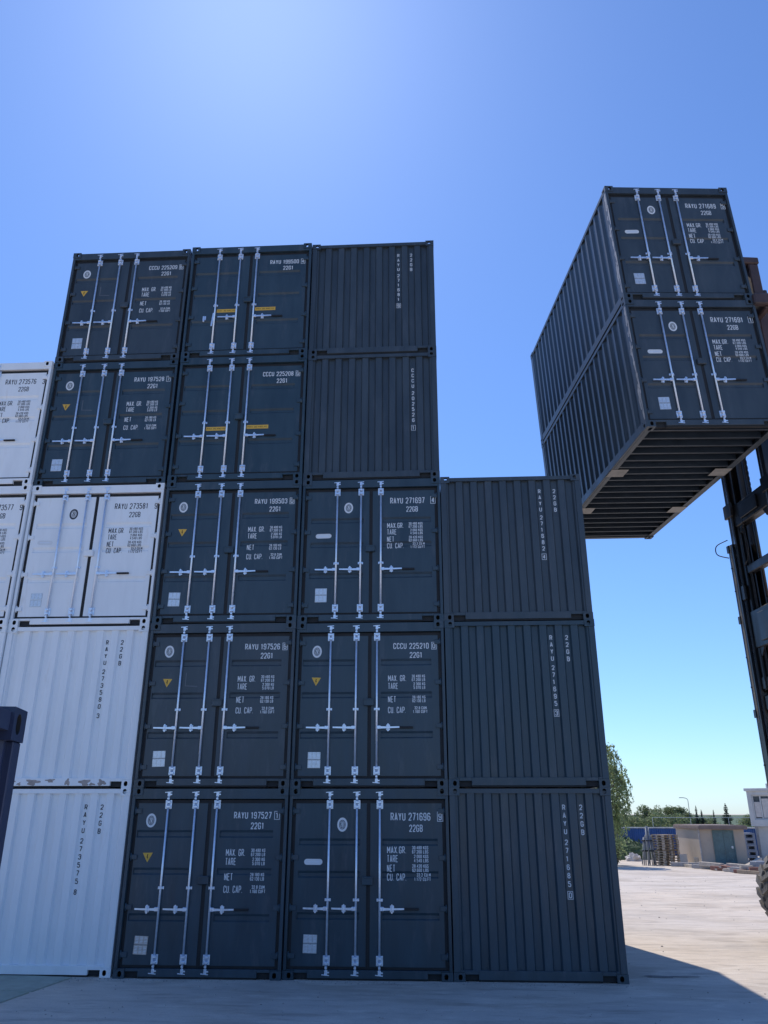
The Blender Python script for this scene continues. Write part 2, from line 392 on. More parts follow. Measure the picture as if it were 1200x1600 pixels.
def casting_mesh(sx, sy, sz, matn):
    mb = MB(); X, Y, Z = Vector((1, 0, 0)), Vector((0, 1, 0)), Vector((0, 0, 1)); a, b, c = .162, .178, .118; O = Vector((0, 0, 0)); t = .028
    holed_face(mb, O, X, Z, a, c, .095, .058, .029, .038, t, t, False)
    holed_face(mb, O, Y, Z, b, c, .1, .058, .038, .028, t, t, True)
    holed_face(mb, O, X, Y, a, b, .09, .1, .032, .06, t, t, True)
    mb.add([(a, 0, 0), (a, b, 0), (a, b, c), (a, 0, c), (0, b, 0), (0, b, c), (0, 0, c)], [(0, 1, 2, 3), (1, 4, 5, 2), (6, 3, 2, 5)], 0)
    i = .004
    mb.add([(a - i, 0, 0), (a - i, b - i, 0), (a - i, b - i, c - i), (a - i, 0, c - i), (0, b - i, 0), (0, b - i, c - i), (0, 0, c - i)], [(3, 2, 1, 0), (2, 5, 4, 1), (5, 2, 3, 6)], 1)  # inner faces coloured dark to stand for shade in the hollow casting
    mb.v = [((p[0] if sx > 0 else w - p[0]), (p[1] if sy > 0 else L - p[1]), (p[2] if sz > 0 else h - p[2])) for p in mb.v]
    if sx * sy * sz < 0: mb.f = [f[::-1] for f in mb.f]
    return mb.mesh('corner_casting', [M[matn], M['hole']])

def corr(profile, z0, z1, name, matn, axis='x', close=True):
    mb = MB(); n = len(profile)
    vs = [(p[0], p[1], z0) for p in profile] + [(p[0], p[1], z1) for p in profile]
    mb.add(vs, [(i, i + 1, i + 1 + n, i + n) for i in range(n - 1)])
    return mb.mesh(name, [M[matn]])
REC = [w / 2 + (k - 4) * .2547 for k in range(9)]
FLAT, DEEP = .032, .078
def end_panel(matn, rear=False):
    pr = [(.06, FLAT)]
    for c in REC: pr += [(c - .073, FLAT), (c - .048, DEEP), (c + .048, DEEP), (c + .073, FLAT)]
    pr += [(w - .06, FLAT)]
    if rear: pr = [(x, L - y) for x, y in pr][::-1]
    return corr(pr, .12, 2.54, 'end_panel', matn)
def side_panel(matn, right=False):
    n = 20; p0 = .2; pitch = (L - .4) / n; pr = [(.014, .1)]
    for k in range(n):
        c = p0 + pitch * (k + .5)
        pr += [(.014, c - .105), (.05, c - .037), (.05, c + .037), (.014, c + .105)]
    pr += [(.014, L - .1)]
    pr = pr[::-1]
    if right: pr = [(w - x, y) for x, y in pr][::-1]
    return corr(pr, .14, 2.52, 'side_panel', matn)

def boxes(name, matn, lst, b=.004):
    mb = MB()
    for q in lst: mb.box(*q[:6], b=b)
    return mb.mesh(name, [M[matn]] if isinstance(matn, str) else matn)

DOORY = .05          # outer door skin
GA = [(1.925, .11), (1.405, .10), (.785, .11)]
GB = [(1.815, .10), (1.37, .10), (.815, .10)]
def door_mesh(x0, x1, grooves, matn, gx):
    """door leaf: flat skin with pressed horizontal grooves between gx limits"""
    mb = MB(); y = DOORY; zb, zt = .168, 2.362; d = .021
    ed = [zb]
    zs = sorted([(c - hh / 2, c + hh / 2) for c, hh in grooves])
    xa, xb = gx
    def quad(x_0, x_1, z_0, z_1, ya=None, yb=None):
        ya = y if ya is None else ya; yb = y if yb is None else yb
        mb.add([(x_0, ya, z_0), (x_1, ya, z_0), (x_1, yb, z_1), (x_0, yb, z_1)], [(0, 1, 2, 3)])
    quad(x0, xa, zb, zt); quad(xb, x1, zb, zt)
    prev = zb
    for z0, z1 in zs:
        quad(xa, xb, prev, z0)
        s1, s2 = .02, .034
        quad(xa, xb, z0, z0 + s1, y, y + d); quad(xa, xb, z0 + s1, z1 - s2, y + d, y + d); quad(xa, xb, z1 - s2, z1, y + d, y)
        for xx, fl in ((xa, 0), (xb, 1)):
            mb.add([(xx, y, z0), (xx, y + d, z0 + s1), (xx, y + d, z1 - s2), (xx, y, z1)], [(0, 1, 2, 3) if fl else (3, 2, 1, 0)])
        prev = z1
    quad(xa, xb, prev, zt)
    yy = y + .045
    mb.add([(x0, y, zb), (x1, y, zb), (x1, y, zt), (x0, y, zt), (x0, yy, zb), (x1, yy, zb), (x1, yy, zt), (x0, yy, zt)], [(0, 3, 7, 4), (1, 5, 6, 2), (0, 4, 5, 1), (3, 2, 6, 7)])
    return mb.mesh('door', [M[matn]])

def bar_mesh(guide_z):
    mb = MB(); y = .022
    mb.tube([(0, y, .085), (0, y, 2.505)], .0165, 10)
    for z0, zk in ((.245, -1), (2.345, 1)):           # bearing brackets near both ends
        mb.box(-.05, .05, .034, .049, z0 - .065, z0 + .065, b=.003)
        mb.box(-.029, .029, -.004, .034, z0 - .05, z0 - .018, b=.004); mb.box(-.029, .029, -.004, .034, z0 + .018, z0 + .05, b=.004)
        for sx in (-1, 1):
            for sz in (-1, 1): mb.box(sx * .039 - .008, sx * .039 + .008, .024, .034, z0 + sz * .045 - .008, z0 + sz * .045 + .008)
    mb.box(-.046, .046, .036, .049, guide_z - .02, guide_z + .02, b=.003)
    mb.box(-.024, .024, .0, .036, guide_z - .014, guide_z + .014, b=.003)
    for zc, sg in ((.1, -1), (2.49, 1)):              # cams hooking into keepers on header and sill
        mb.box(-.022, .022, .004, .04, zc - .03, zc + .03, b=.004)
        mb.prism([(-.06, zc + sg * .022), (.05, zc + sg * .03), (.05, zc + sg * .043), (-.06, zc + sg * .034)], -.002, .03)
        mb.box(-.008, .05, .0, .012, zc - .01, zc + .01)
        mb.box(-.016, .016, -.004, .018, zc - sg * .06 - .012, zc - sg * .06 + .012)
    return mb.mesh('locking_bar', [M['zinc']])
def handle_mesh(sg, zc, grip, broken=False):
    mb = MB(); y = .012
    if broken:
        mb.prism([(-.035, zc + .1), (.0, zc + .1), (-.03, zc - .2), (-.06, zc - .2)], y, y + .016)
        mb.box(-.24, -.17, .03, .05, zc - .05, zc + .05, b=.01); mb.box(-.225, -.19, .005, .032, zc - .1, zc + .03, b=.008)
        return mb.mesh('handle', [M['zinc'], M['rubber']])
    mb.box(min(0, sg * .065), max(0, sg * .065), -.006, .038, zc - .028, zc + .028, b=.008)
    mb.prism([(sg * .05, zc - .02), (sg * .2, zc - .014), (sg * .2, zc + .012), (sg * .05, zc + .016)][::int(sg)], y - .006, y + .012)
    mb.prism([(sg * .2, zc - .014), (sg * .36, zc - .008), (sg * .36, zc + .014), (sg * .2, zc + .012)][::int(sg)], y - .006, y + .012)
    # catch plate with hasp the lever drops into
    mb.prism([(sg * .18 + .022 * math.cos(a), zc + .062 * math.sin(a)) for a in [2 * math.pi * k / 12 for k in range(12)]], .016, .036)
    mb.box(sg * .18 - .012, sg * .18 + .012, -.012, .03, zc - .03, zc + .038, b=.006)
    mb.box(sg * .18 - .03, sg * .18 + .03, .034, .049, zc - .045, zc + .045, b=.004)
    if grip: mb.box(.362, .575, .018, .04, zc - .016, zc + .016, mi=1, b=.006)
    return mb.mesh('handle', [M['zinc'], M['rubber']])
def hinge_mesh(left, matn):
    mb = MB(); xa = .052 if left else w - .052; s = 1 if left else -1
    mb.box(min(xa, xa + s * .11), max(xa, xa + s * .11), .03, .0495, -.035, .035, b=.004)
    mb.tube([(xa + s * .018, .034, -.055), (xa + s * .018, .034, .055)], .013, 8)
    return mb.mesh('hinge', [M[matn]])
def gasket_mesh(x0, x1, zb, zt, t=.024):
    mb = MB(); a_ = .0525 if x0 < 1 else t; b_ = .0525 if x0 > 1 else t; tz = .05
    for q in ((x0 - a_, x0, zb - .034, zt + tz), (x1, x1 + b_, zb - .034, zt + tz), (x0, x1, zt, zt + tz), (x0, x1, zb - .034, zb)):
        mb.box(q[0], q[1], .058, .1, q[2], q[3])
    return mb.mesh('gasket', [M['rubber']])
def oval_emblem(matn):
    mb = MB(); y = 0
    for (a, b, c, d) in ((.078, .1, .05, .068), (.04, .058, .034, .051)):
        n = 28; A = [(a * math.cos(2 * math.pi * k / n), b * math.sin(2 * math.pi * k / n)) for k in range(n)]
        B = [(c * math.cos(2 * math.pi * k / n), d * math.sin(2 * math.pi * k / n)) for k in range(n)]
        mb.add([(p[0], y, p[1]) for p in A + B], [(i, (i + 1) % n, (i + 1) % n + n, i + n) for i in range(n)])
    ribbon(mb, [(-.016, -.035), (-.018, -.005), (-.008, .012), (-.014, .036)], 0, .009, -.0003)
    ribbon(mb, [(.002, -.042), (.004, 0), (-.002, .02), (.003, .042)], 0, .010, -.0006)
    ribbon(mb, [(.018, -.03), (.012, -.006), (.02, .016), (.014, .034)], 0, .009, -.0009)
    return mb.mesh('class_emblem', [M[matn]])
def pill_sticker():
    mb = MB(); a, b = .138, .041
    P = [(a - b + b * math.cos(t), b * math.sin(t)) for t in [R(-90 + 18 * k) for k in range(11)]] + [(-a + b + b * math.cos(t), b * math.sin(t)) for t in [R(90 + 18 * k) for k in range(11)]]
    mb.add([(p[0], 0, p[1]) for p in P], [list(range(len(P)))], 0)
    mb.mi = 1
    for k in range(9):
        x = -.085 + k * .02
        mb.add([(x, -.001, -.006), (x + .013, -.001, -.006), (x + .013, -.001, .006 - (k % 3) * .002), (x, -.001, .006)], [(0, 1, 2, 3)])
    return mb.mesh('oblong_sticker', [M['white_vinyl'], M['zinc']])
def plate_mesh(matn):
    mb = MB()
    for z0, z1 in ((-.125, -.003), (.003, .115)):
        mb.box(-.1, .1, -.004, .0, z0, z1, b=.0015)
        for k in range(5):
            zz = z0 + .02 + k * .019
            for x0 in (-.085, -.02, .045): mb.box(x0, x0 + .045, -.0055, -.0035, zz, zz + .006, mi=1)
    for sx in (-1, 1):
        for zz in (-.112, -.015, .015, .102): mb.tube([(sx * .09, .0, zz), (sx * .09, -.007, zz)], .006, 6)
    return mb.mesh('data_plate', [M[matn], M['zinc']])
def triangle_mesh():
    mb = MB()
    mb.add([(-.077, 0, .065), (.077, 0, .065), (0, 0, -.07)][::-1], [(0, 1, 2)], 0)
    mb.add([(-.005, -.001, .045), (.008, -.001, .045), (.0, -.001, .005), (.012, -.001, .01), (-.008, -.001, -.04), (-.002, -.001, -.005), (-.014, -.001, -.002)], [(0, 6, 5, 4, 3, 2, 1)], 1)
    return mb.mesh('warning_triangle', [M['yellow'], M['rubber']])
def tape_mesh(wd):
    mb = MB(); mb.add([(0, 0, -.038), (wd, 0, -.038), (wd, 0, .038), (0, 0, .038)], [(0, 1, 2, 3)], 0)
    mb.mi = 1; text(mb, 'MAX 30.480 KG', .02, .016, .03, wd - .04, -.001)
    return mb.mesh('height_tape', [M['yellow'], M['rubber']])
M['faint'] = mat('faint_scratch', (0.14, 0.15, 0.17), 0.6, var=0.2)
def bracket_outline():
    mb = MB(); ribbon(mb, [(0, .21), (0, 0), (.2, -.01)], 0, .012, 0); return mb.mesh('bracket_outline', [M['faint']])
def lock_box(matn):
    mb = MB(); mb.box(1.13, 1.29, -.0, .05, 1.23, 1.345, b=.008); mb.box(1.14, 1.28, -.006, .0, 1.32, 1.342, b=.002)
    return mb.mesh('lock_box', [M[matn]])

def lettering(kind, num, code, check, boxed, lm, parent, short=False):
    y = DOORY - .0015; A = kind == 'A'
    def line(name, *calls):
        mb = MB()
        for c in calls: text(mb, *c[0], **c[1])
        return build(name, mb, M[lm], parent), mb
    def one(name, *a, **k): line(name, (a, k))
    mb = MB()
    if A:
        one('number_lettering', num, 1.6, 2.238, .098, .59, y); one('type_code', code, 1.868, 2.088, .096, .21, y)
        text(mb, check, 2.24, 2.232, .086, .056, y)
        if boxed: frame(mb, 2.231, 2.307, 2.132, 2.246, .008, y)
        rows = [('MAX. GR.', 1.715, .305, '30.480 KG', '67.200 LB'), ('TARE', 1.591, .17, '2.300 KG', '5.070 LB'), ('NET', 1.382, .135, '28.180 KG', '62.130 LB'), ('CU. CAP.', 1.214, .295, '32.8 CUM.', '1.160 CUFT')]
        xl, xv = 1.513, 2.118
    else:
        one('number_lettering', num, 1.55, 2.228, .112, .615, y); one('type_code', code, 1.832, 2.06, .102, .212, y)
        text(mb, check, 2.275, 2.222, .1 if boxed else .11, .062, y)
        if boxed: frame(mb, 2.265, 2.347, 2.108, 2.238, .008, y)
        rows = [('MAX.GR.', 1.757, .3, '30.480 KGS', '67.200 LBS'), ('TARE', 1.637, .172, '2.060 KGS', '4.540 LBS'), ('NET', 1.506, .13, '28.420 KGS', '62.660 LBS'), ('CU. CAP.', 1.387, .298, '33.2 CU.M', '1.172 CU.FT')]
        xl, xv = 1.496, 2.12
    build('check_digit', mb, M[lm], parent)
    if short: return
    for s, z, wd, v1, v2 in rows:
        dx = .03 if 'CAP' in s else 0
        def mk(v, zz):
            one('weight_value', v, xv + dx, zz, .048, .027 * sum(ADV.get(c, 1) for c in v), y, t=.0072, align='r')
        def row():
            m1 = MB(); text(m1, s, xl, z, .098, wd, y); m2 = MB()
            for v, zz in ((v1, z + .006), (v2, z - .051)): text(m2, v, xv + dx, zz, .048, .027 * sum(ADV.get(c, 1) for c in v), y, t=.0072, align='r')
            return m1.mesh('row', [M[lm]]), m2.mesh('row', [M[lm]])
        a_, b_ = cached(('row', kind, s, lm), row)
        link('weight_heading', a_, parent); link('weight_value', b_, parent)

CONT_GROUP = None
def container(x, y, z, yaw=0, pitch=0, matn='dark', face='end', num='', code='', check='', label='', roll=0, extra=(), group=None, boxed=True, beams=False, right_rust=False, plate='plate', wear=False):
    t = thing('shipping_container', label, 'container', (x, y, z), (0, 0, 0), group)
    t.rotation_euler = Matrix.Rotation(yaw, 3, 'Z').__matmul__(Matrix.Rotation(roll, 3, 'Y')).__matmul__(Matrix.Rotation(pitch, 3, 'X')).to_euler()
    for sx in (1, -1):
        for sy in (1, -1):
            for sz in (1, -1):
                mm = matn
                o = link('corner_casting', cached(('cast', sx, sy, sz, mm), lambda: casting_mesh(sx, sy, sz, mm)), t)
    door = face != 'end'
    pw = .05 if door else .098
    for sx in (0, 1):
        for sy in (0, 1):
            q = pw if sy == 0 else .098
            x0, x1 = (.004, q) if sx == 0 else (w - q, w - .004)
            y0, y1 = (.006, .165) if sy == 0 else (L - .165, L - .006)
            o = link('corner_post', cached(('post', sx, sy, q, matn), lambda: boxes('corner_post', matn, [(x0, x1, y0, y1, .1185, h - .1185)])), t)
            if wear and sx == 0 and sy == 0:
                mb = MB(); r2 = random.Random(5)
                for k in range(26):
                    zc = r2.uniform(.25, 2.4); hh = r2.uniform(.05, .4); a_ = r2.uniform(.03, .13); b_ = a_ - r2.uniform(.01, .03)
                    n_ = 7; L_ = [(.0032 - k * .00006, max(.01, a_ - r2.uniform(0, .012) - .02), zc + hh * (i / n_ - .5)) for i in range(n_ + 1)]
                    R_ = [(.0032 - k * .00006, min(.16, a_ + r2.uniform(0, .03) * math.sin(math.pi * i / n_)), zc + hh * (i / n_ - .5)) for i in range(n_ + 1)]
                    mb.add(L_ + R_, [(i, i + 1, i + 2 + n_, i + 1 + n_) for i in range(n_)])
                tag(build('paint_wear', mb, M['wear'], o), 'bare metal scrapes on the corner post')
    zt = 2.425 if door else 2.505
    hd = lambda: boxes('header', matn, [(.1625, w - .1625, .012, .12, zt, 2.572), (pw + .001, .1622, .012, .12, zt, h - .1188), (w - .1622, w - pw - .001, .012, .12, zt, h - .1188)], b=0)
    link('header', cached(('hdr', door, matn), hd), t)
    zb = .13 if door else .145
    def sillf():
        mb = MB()
        for q in [(.355, w - .355, .01, .12, .026, zb), (.1625, .3547, .01, .12, .092, zb), (w - .3547, w - .1625, .01, .12, .092, zb), (pw + .001, .1622, .01, .12, .1192, zb), (w - .1622, w - pw - .001, .01, .12, .1192, zb)]: mb.box(*q, b=.004)
        mb.box(.1625, .3545, .06, .11, .012, .09, mi=1); mb.box(w - .3545, w - .1625, .06, .11, .012, .09, mi=1)  # dark blocks put in as the shade of the open fork notches
        mb.box(.356, w - .356, .03, .1, .004, .025, mi=1)  # dark strip painted as the shaded gap below the sill
        return mb.mesh('sill', [M[matn], M['hole']])
    link('sill', cached(('sill', door, matn), sillf), t)
    link('rear_frame', cached(('rear', matn), lambda: boxes('rear_frame', matn, [(.1625, w - .1625, L - .12, L - .012, 2.505, 2.572), (.1625, w - .1625, L - .12, L - .01, .026, .145)])), t)
    for sx in (0, 1):
        f = (lambda a, b: (a, b)) if sx == 0 else (lambda a, b: (w - b, w - a))
        link('top_rail', cached(('trail', sx, matn), lambda: boxes('top_rail', matn, [(*f(.006, .066), .1785, L - .1785, 2.5, 2.575)])), t)
        link('bottom_rail', cached(('brail', sx, matn), lambda: boxes('bottom_rail', matn, [(*f(.006, .05), .1785, L - .1785, .02, .165), (*f(.0505, .14), .1785, L - .1785, .02, .032)])), t)
        link('side_panel', cached(('side', sx, matn), lambda: side_panel(matn, sx == 1)), t)
    link('roof', cached(('roof', matn), lambda: boxes('roof', matn, [(.067, w - .067, .121, L - .121, 2.535, 2.562)])), t)
    link('floor', cached(('floor',), lambda: boxes('floor', 'ply', [(.06, w - .06, .13, L - .13, .142, .168)])), t)
    if beams:
        bm_ = cached(('beam',), lambda: boxes('cross_member', 'beam', [(.142, w - .142, 0, .006, .036, .141), (.142, w - .142, 0, .05, .03, .0358)], b=.0))
        n = 19
        for k in range(n): link('cross_member', bm_, t, (0, .2 + k * (L - .45) / (n - 1), 0))
        pk = cached(('pocket',), lambda: boxes('fork_pocket_plate', 'pocket', [(0, .34, 0, .34, .0215, .029)], b=.001))
        for yy in (1.85, 3.9):
            for xx in (.02, w - .36): link('fork_pocket_plate', pk, t, (xx, yy, -.012 + (.002 if xx < 1 else 0)))
    ep = cached(('end', True, matn), lambda: end_panel(matn, True)); link('end_panel', ep, t)
    lm = 'white_vinyl' if matn != 'white' else 'black_vinyl'
    if not door:
        p = link('end_panel', cached(('end', False, matn), lambda: end_panel(matn)), t)
        yl = DEEP - .002; mb = MB(); m2 = MB()
        zc = 1.145 if code else 1.06
        if code:
            m3 = MB(); column(m3, code, REC[7], 2.345, 1.918, yl); build('type_code', m3, M[lm], p)
            column(mb, num, REC[6], 2.345, 1.215, yl); xc = REC[6]
        else:
            column(mb, num, REC[7], 2.27, 1.14, yl); xc = REC[7]
        build('number_lettering', mb, M[lm], p)
        text(m2, check, xc - .028, zc, .078, .056 if check != '1' else .045, yl, t=.0135)
        if boxed: frame(m2, xc - .037, xc + .037, zc - .09, zc + .012, .008, yl)
        build('check_digit', m2, M[lm], p)
        return t
    kind = face[0]
    bx = (.575, 1.0, 1.338) if kind == 'A' else (.625, 1.043, 1.392)
    gr = GA if kind == 'A' else GB
    gxl, gxr = ((.12, .98), (1.4, 2.22)) if kind == 'A' else ((.17, 1.09), (1.43, 2.26))
    dl = link('door', cached(('dl', kind, matn), lambda: door_mesh(.104, 1.19, gr, matn, gxl)), t)
    dr = link('door', cached(('dr', kind, matn), lambda: door_mesh(1.248, w - .104, gr, matn, gxr)), t)
    link('gasket', cached(('gl',), lambda: gasket_mesh(.104, 1.19, .168, 2.362, .0285)), dl)
    link('gasket', cached(('gr',), lambda: gasket_mesh(1.248, w - .104, .168, 2.362, .0288)), dr)
    for zz in (.3, .92, 1.6, 2.25):
        link('hinge', cached(('hl', matn), lambda: hinge_mesh(True, matn)), dl, (0, 0, zz)); link('hinge', cached(('hr', matn), lambda: hinge_mesh(False, matn)), dr, (0, 0, zz))
    link('lock_box', cached(('lb', matn), lambda: lock_box(matn)), dr)
    gzd = 1.18 if kind == 'A' else 1.03; hz = .895 if kind == 'A' else .915
    bmz = cached(('bar', kind), lambda: bar_mesh(gzd))
    for i, xx in enumerate(bx):
        p = dl if i < 2 else dr
        link('locking_bar', bmz, p, (xx, 0, 0))
        br = 'broken' in extra and i == 0
        ho = link('handle', cached(('hand', kind, i, br), lambda: handle_mesh(-1 if i < 2 else 1, hz, i == 2, br)), p, (xx, 0, 0))
        if br: tag(ho, 'loose handle hanging straight down')
    lettering(kind, num, code, check, boxed, lm, dr, 'short' in extra)
    ys_ = DOORY - .002; rj = random.Random(num)
    def jit(o, q=1.0):
        o.location.x += rj.uniform(-.022, .022) * q; o.location.z += rj.uniform(-.022, .022) * q; o.rotation_euler.y = rj.uniform(-.035, .035) * q
    if 'emblem' not in extra and 'short' not in extra:
        jit(link('class_emblem', cached(('emb', lm), lambda: oval_emblem(lm if matn != 'white' else 'black_vinyl')), dl, (.84, ys_, 2.045) if kind == 'B' else (.335, ys_, 2.106)))
    if 'short' not in extra:
        jit(link('data_plate', cached(('plate', plate), lambda: plate_mesh(plate)), dl, (.395, ys_, .468) if kind == 'B' else (.338, ys_, .432)))
        if kind == 'B': jit(link('oblong_sticker', cached(('pill',), pill_sticker), dl, (.39, ys_, 1.522)))
        else:
            jit(link('warning_triangle', cached(('tri',), triangle_mesh), dl, (.338, ys_, 1.61)))
            if 'noscratch' not in extra: link('bracket_outline', cached(('brk',), bracket_outline), dl, (.66, ys_, 1.56))
    else:
        link('height_tape', cached(('tp', 0), lambda: tape_mesh(.385)), dl, (.605, ys_, 1.06))
        link('height_tape', cached(('tp', 1), lambda: tape_mesh(.405)), dr, (1.36, ys_, 1.08))
    return t

# ------------------------------------------------------------------ the stacks
XC = {0: -7.392, 1: -4.945, 2: -2.449, 3: 0.0, 4: 2.446}
YC = {0: -.05, 1: .005, 2: -.06, 3: 0.0, 4: 0.005}
STACK = 'containers standing in the stacked wall'
def st(c, r, **k):
    r2 = random.Random(c * 10 + r)
    return container(XC[c] + r2.uniform(-.004, .002), YC[c] + r2.uniform(-.012, .012), h * (r - 1), group=STACK, **k)
B, Wt, BF, BN = 'dark', 'white', 'dark_faded', 'dark_fresh'
st(0, 1, matn=Wt, face='end', num='RAYU 273572', code='22GB', check='2', boxed=False, label='white container hidden lowest in the leftmost white stack, behind the near navy container')
st(0, 2, matn=Wt, face='end', num='RAYU 273574', code='22GB', check='4', boxed=False, label='white container second from the ground in the leftmost white stack, barely showing at the edge')
st(0, 3, matn=Wt, face='B', num='RAYU 273577', code='22GB', check='9', boxed=False, label='white container cut by the left edge, marked 273577, directly below the one marked 273576')
st(0, 4, matn=Wt, face='B', num='RAYU 273576', code='22GB', check='3', boxed=False, label='white container marked 273576, topmost of the leftmost white stack')
st(1, 1, matn=Wt, face='end', num='RAYU 273575', code='22GB', check='8', boxed=False, label='clean white ribbed container end marked 273575, standing on the ground')
w2 = st(1, 2, matn=Wt, face='end', num='RAYU 273580', code='22GB', check='3', boxed=False, label='white ribbed container end marked 273580 with brown rust patches along its bottom edge')
st(1, 3, matn=Wt, face='B', num='RAYU 273581', code='22GB', check='9', boxed=False, label='white container with black seals round its double doors, marked 273581, below dark ones')
st(1, 4, matn=B, face='A', num='RAYU 197528', code='22G1', check='7', label='dark container with yellow triangle marked 197528, resting on the white one with doors')
st(1, 5, matn=BF, face='A', num='CCCU 225209', code='22G1', check='6', label='dark container with orange triangle marked 225209, at the top left corner of the wall')
st(2, 1, matn=B, face='A', num='RAYU 197527', code='22G1', check='1', plate='tanplate', extra=('noscratch',), label='dark container with yellow triangle and tan data plate marked 197527, lowest of its stack')
st(2, 2, matn=BF, face='A', num='RAYU 197526', code='22G1', check='6', label='dark container with yellow triangle marked 197526, second from the ground')
st(2, 3, matn=B, face='A', num='RAYU 199503', code='22G1', check='0', extra=('noscratch',), label='dark container with yellow triangle marked 199503, beside the white one with doors')
st(2, 4, matn=BN, face='A', num='CCCU 225208', code='22G1', check='0', extra=('short',), label='dark container with two yellow tapes and three whole handles marked 225208')
st(2, 5, matn=B, face='A', num='RAYU 199500', code='22G1', check='4', extra=('short', 'broken'), label='dark container with two yellow tapes and one loose hanging handle marked 199500')
st(3, 1, matn=BN, face='B', num='RAYU 271696', code='22GB', check='9', label='dark container with pale oblong sticker marked 271696, standing on the ground')
st(3, 2, matn=B, face='A', num='CCCU 225210', code='22G1', check='0', extra=('noscratch',), label='dark container with yellow triangle marked 225210, above the one with the oblong sticker')
st(3, 3, matn=B, face='B', num='RAYU 271697', code='22GB', check='4', label='dark container with pale oblong sticker marked 271697, third from the ground')
st(3, 4, matn=BF, face='end', num='CCCU 202526', code='', check='1', label='dark ribbed container end with a single column of lettering marked 202526')
st(3, 5, matn=BF, face='end', num='RAYU 271681', code='22GB', check='9', label='dark ribbed container end marked 271681, at the top right corner of the wall')
st(4, 1, matn=B, face='end', num='RAYU 271685', code='22GB', check='0', label='dark ribbed container end marked 271685, on the ground at the right end of the wall')
st(4, 2, matn=BN, face='end', num='RAYU 271695', code='22GB', check='3', label='dark ribbed container end marked 271695, middle of the three in the rightmost stack')
st(4, 3, matn=BF, face='end', num='RAYU 271682', code='22GB', check='4', label='dark ribbed container end marked 271682, topmost of the rightmost low stack')
# rust patches on the sill of the second white container
for o in w2.children:
    if o.name.startswith('sill'): sill2 = o
mb = MB(); r2 = random.Random(3)
for cx, cz, a, b in ((.5, .095, .05, .026), (.62, .055, .03, .022), (.84, .082, .10, .042), (1.12, .105, .065, .026), (1.4, .08, .04, .05), (1.68, .075, .08, .048), (1.80, .05, .05, .018), (1.95, .072, .065, .044)):
    n = 18; P = []
    ph = r2.uniform(0, 6)
    for k in range(n):
        t_ = 2 * math.pi * k / n; rr = 1 + .28 * math.sin(3 * t_ + ph) + .2 * math.sin(5 * t_ + 2 * ph) + r2.uniform(-.08, .08)
        P.append((cx + a * rr * math.cos(t_), .0085, min(.140, max(.028, cz + b * rr * math.sin(t_)))))
    mb.add([(cx, .0085, cz)] + P, [(0, 1 + i, 1 + (i + 1) % n) for i in range(n)])
tag(build('rust_patch', mb, M['rust'], sill2), 'brown rusty patches where paint has flaked')

# the near container at the left edge
container(.6 - 2.438 * math.cos(R(102)), -9.65 - 2.438 * math.sin(R(102)), 0, yaw=R(102), matn='navy', face='end', num='RAYU 271690', code='22GB', check='6', label='navy container close to the camera, its far corner cutting in at the left edge')
# the raised pair
PO = Vector((5.951, -.632, 8.344)); YAW, PIT, ROL = .117, .004, -.041
# rotation order in the fit: Rz(yaw) @ Ry(roll) @ Rx(pitch) with roll about the long axis
PM = Matrix.Rotation(YAW, 3, 'Z') @ Matrix.Rotation(-.041, 3, 'Y') @ Matrix.Rotation(.004, 3, 'X')
LIFT = 'two containers carried by the container handler'
container(*PO, yaw=YAW, roll=-.041, pitch=.004, matn='dark_faded', face='B', num='RAYU 271691', code='22GB', check='1', beams=True, wear=True, group=LIFT, label='dark container marked 271691 in mid air, underside beams showing, lower of lifted pair')
P2 = PO + PM @ Vector((0, 0, h + .004))
container(*P2, yaw=YAW, roll=-.041, pitch=.004, matn='dark_faded', face='B', num='RAYU 271689', code='22GB', check='5', wear=True, group=LIFT, label='dark container marked 271689 in mid air, upper of the lifted pair')

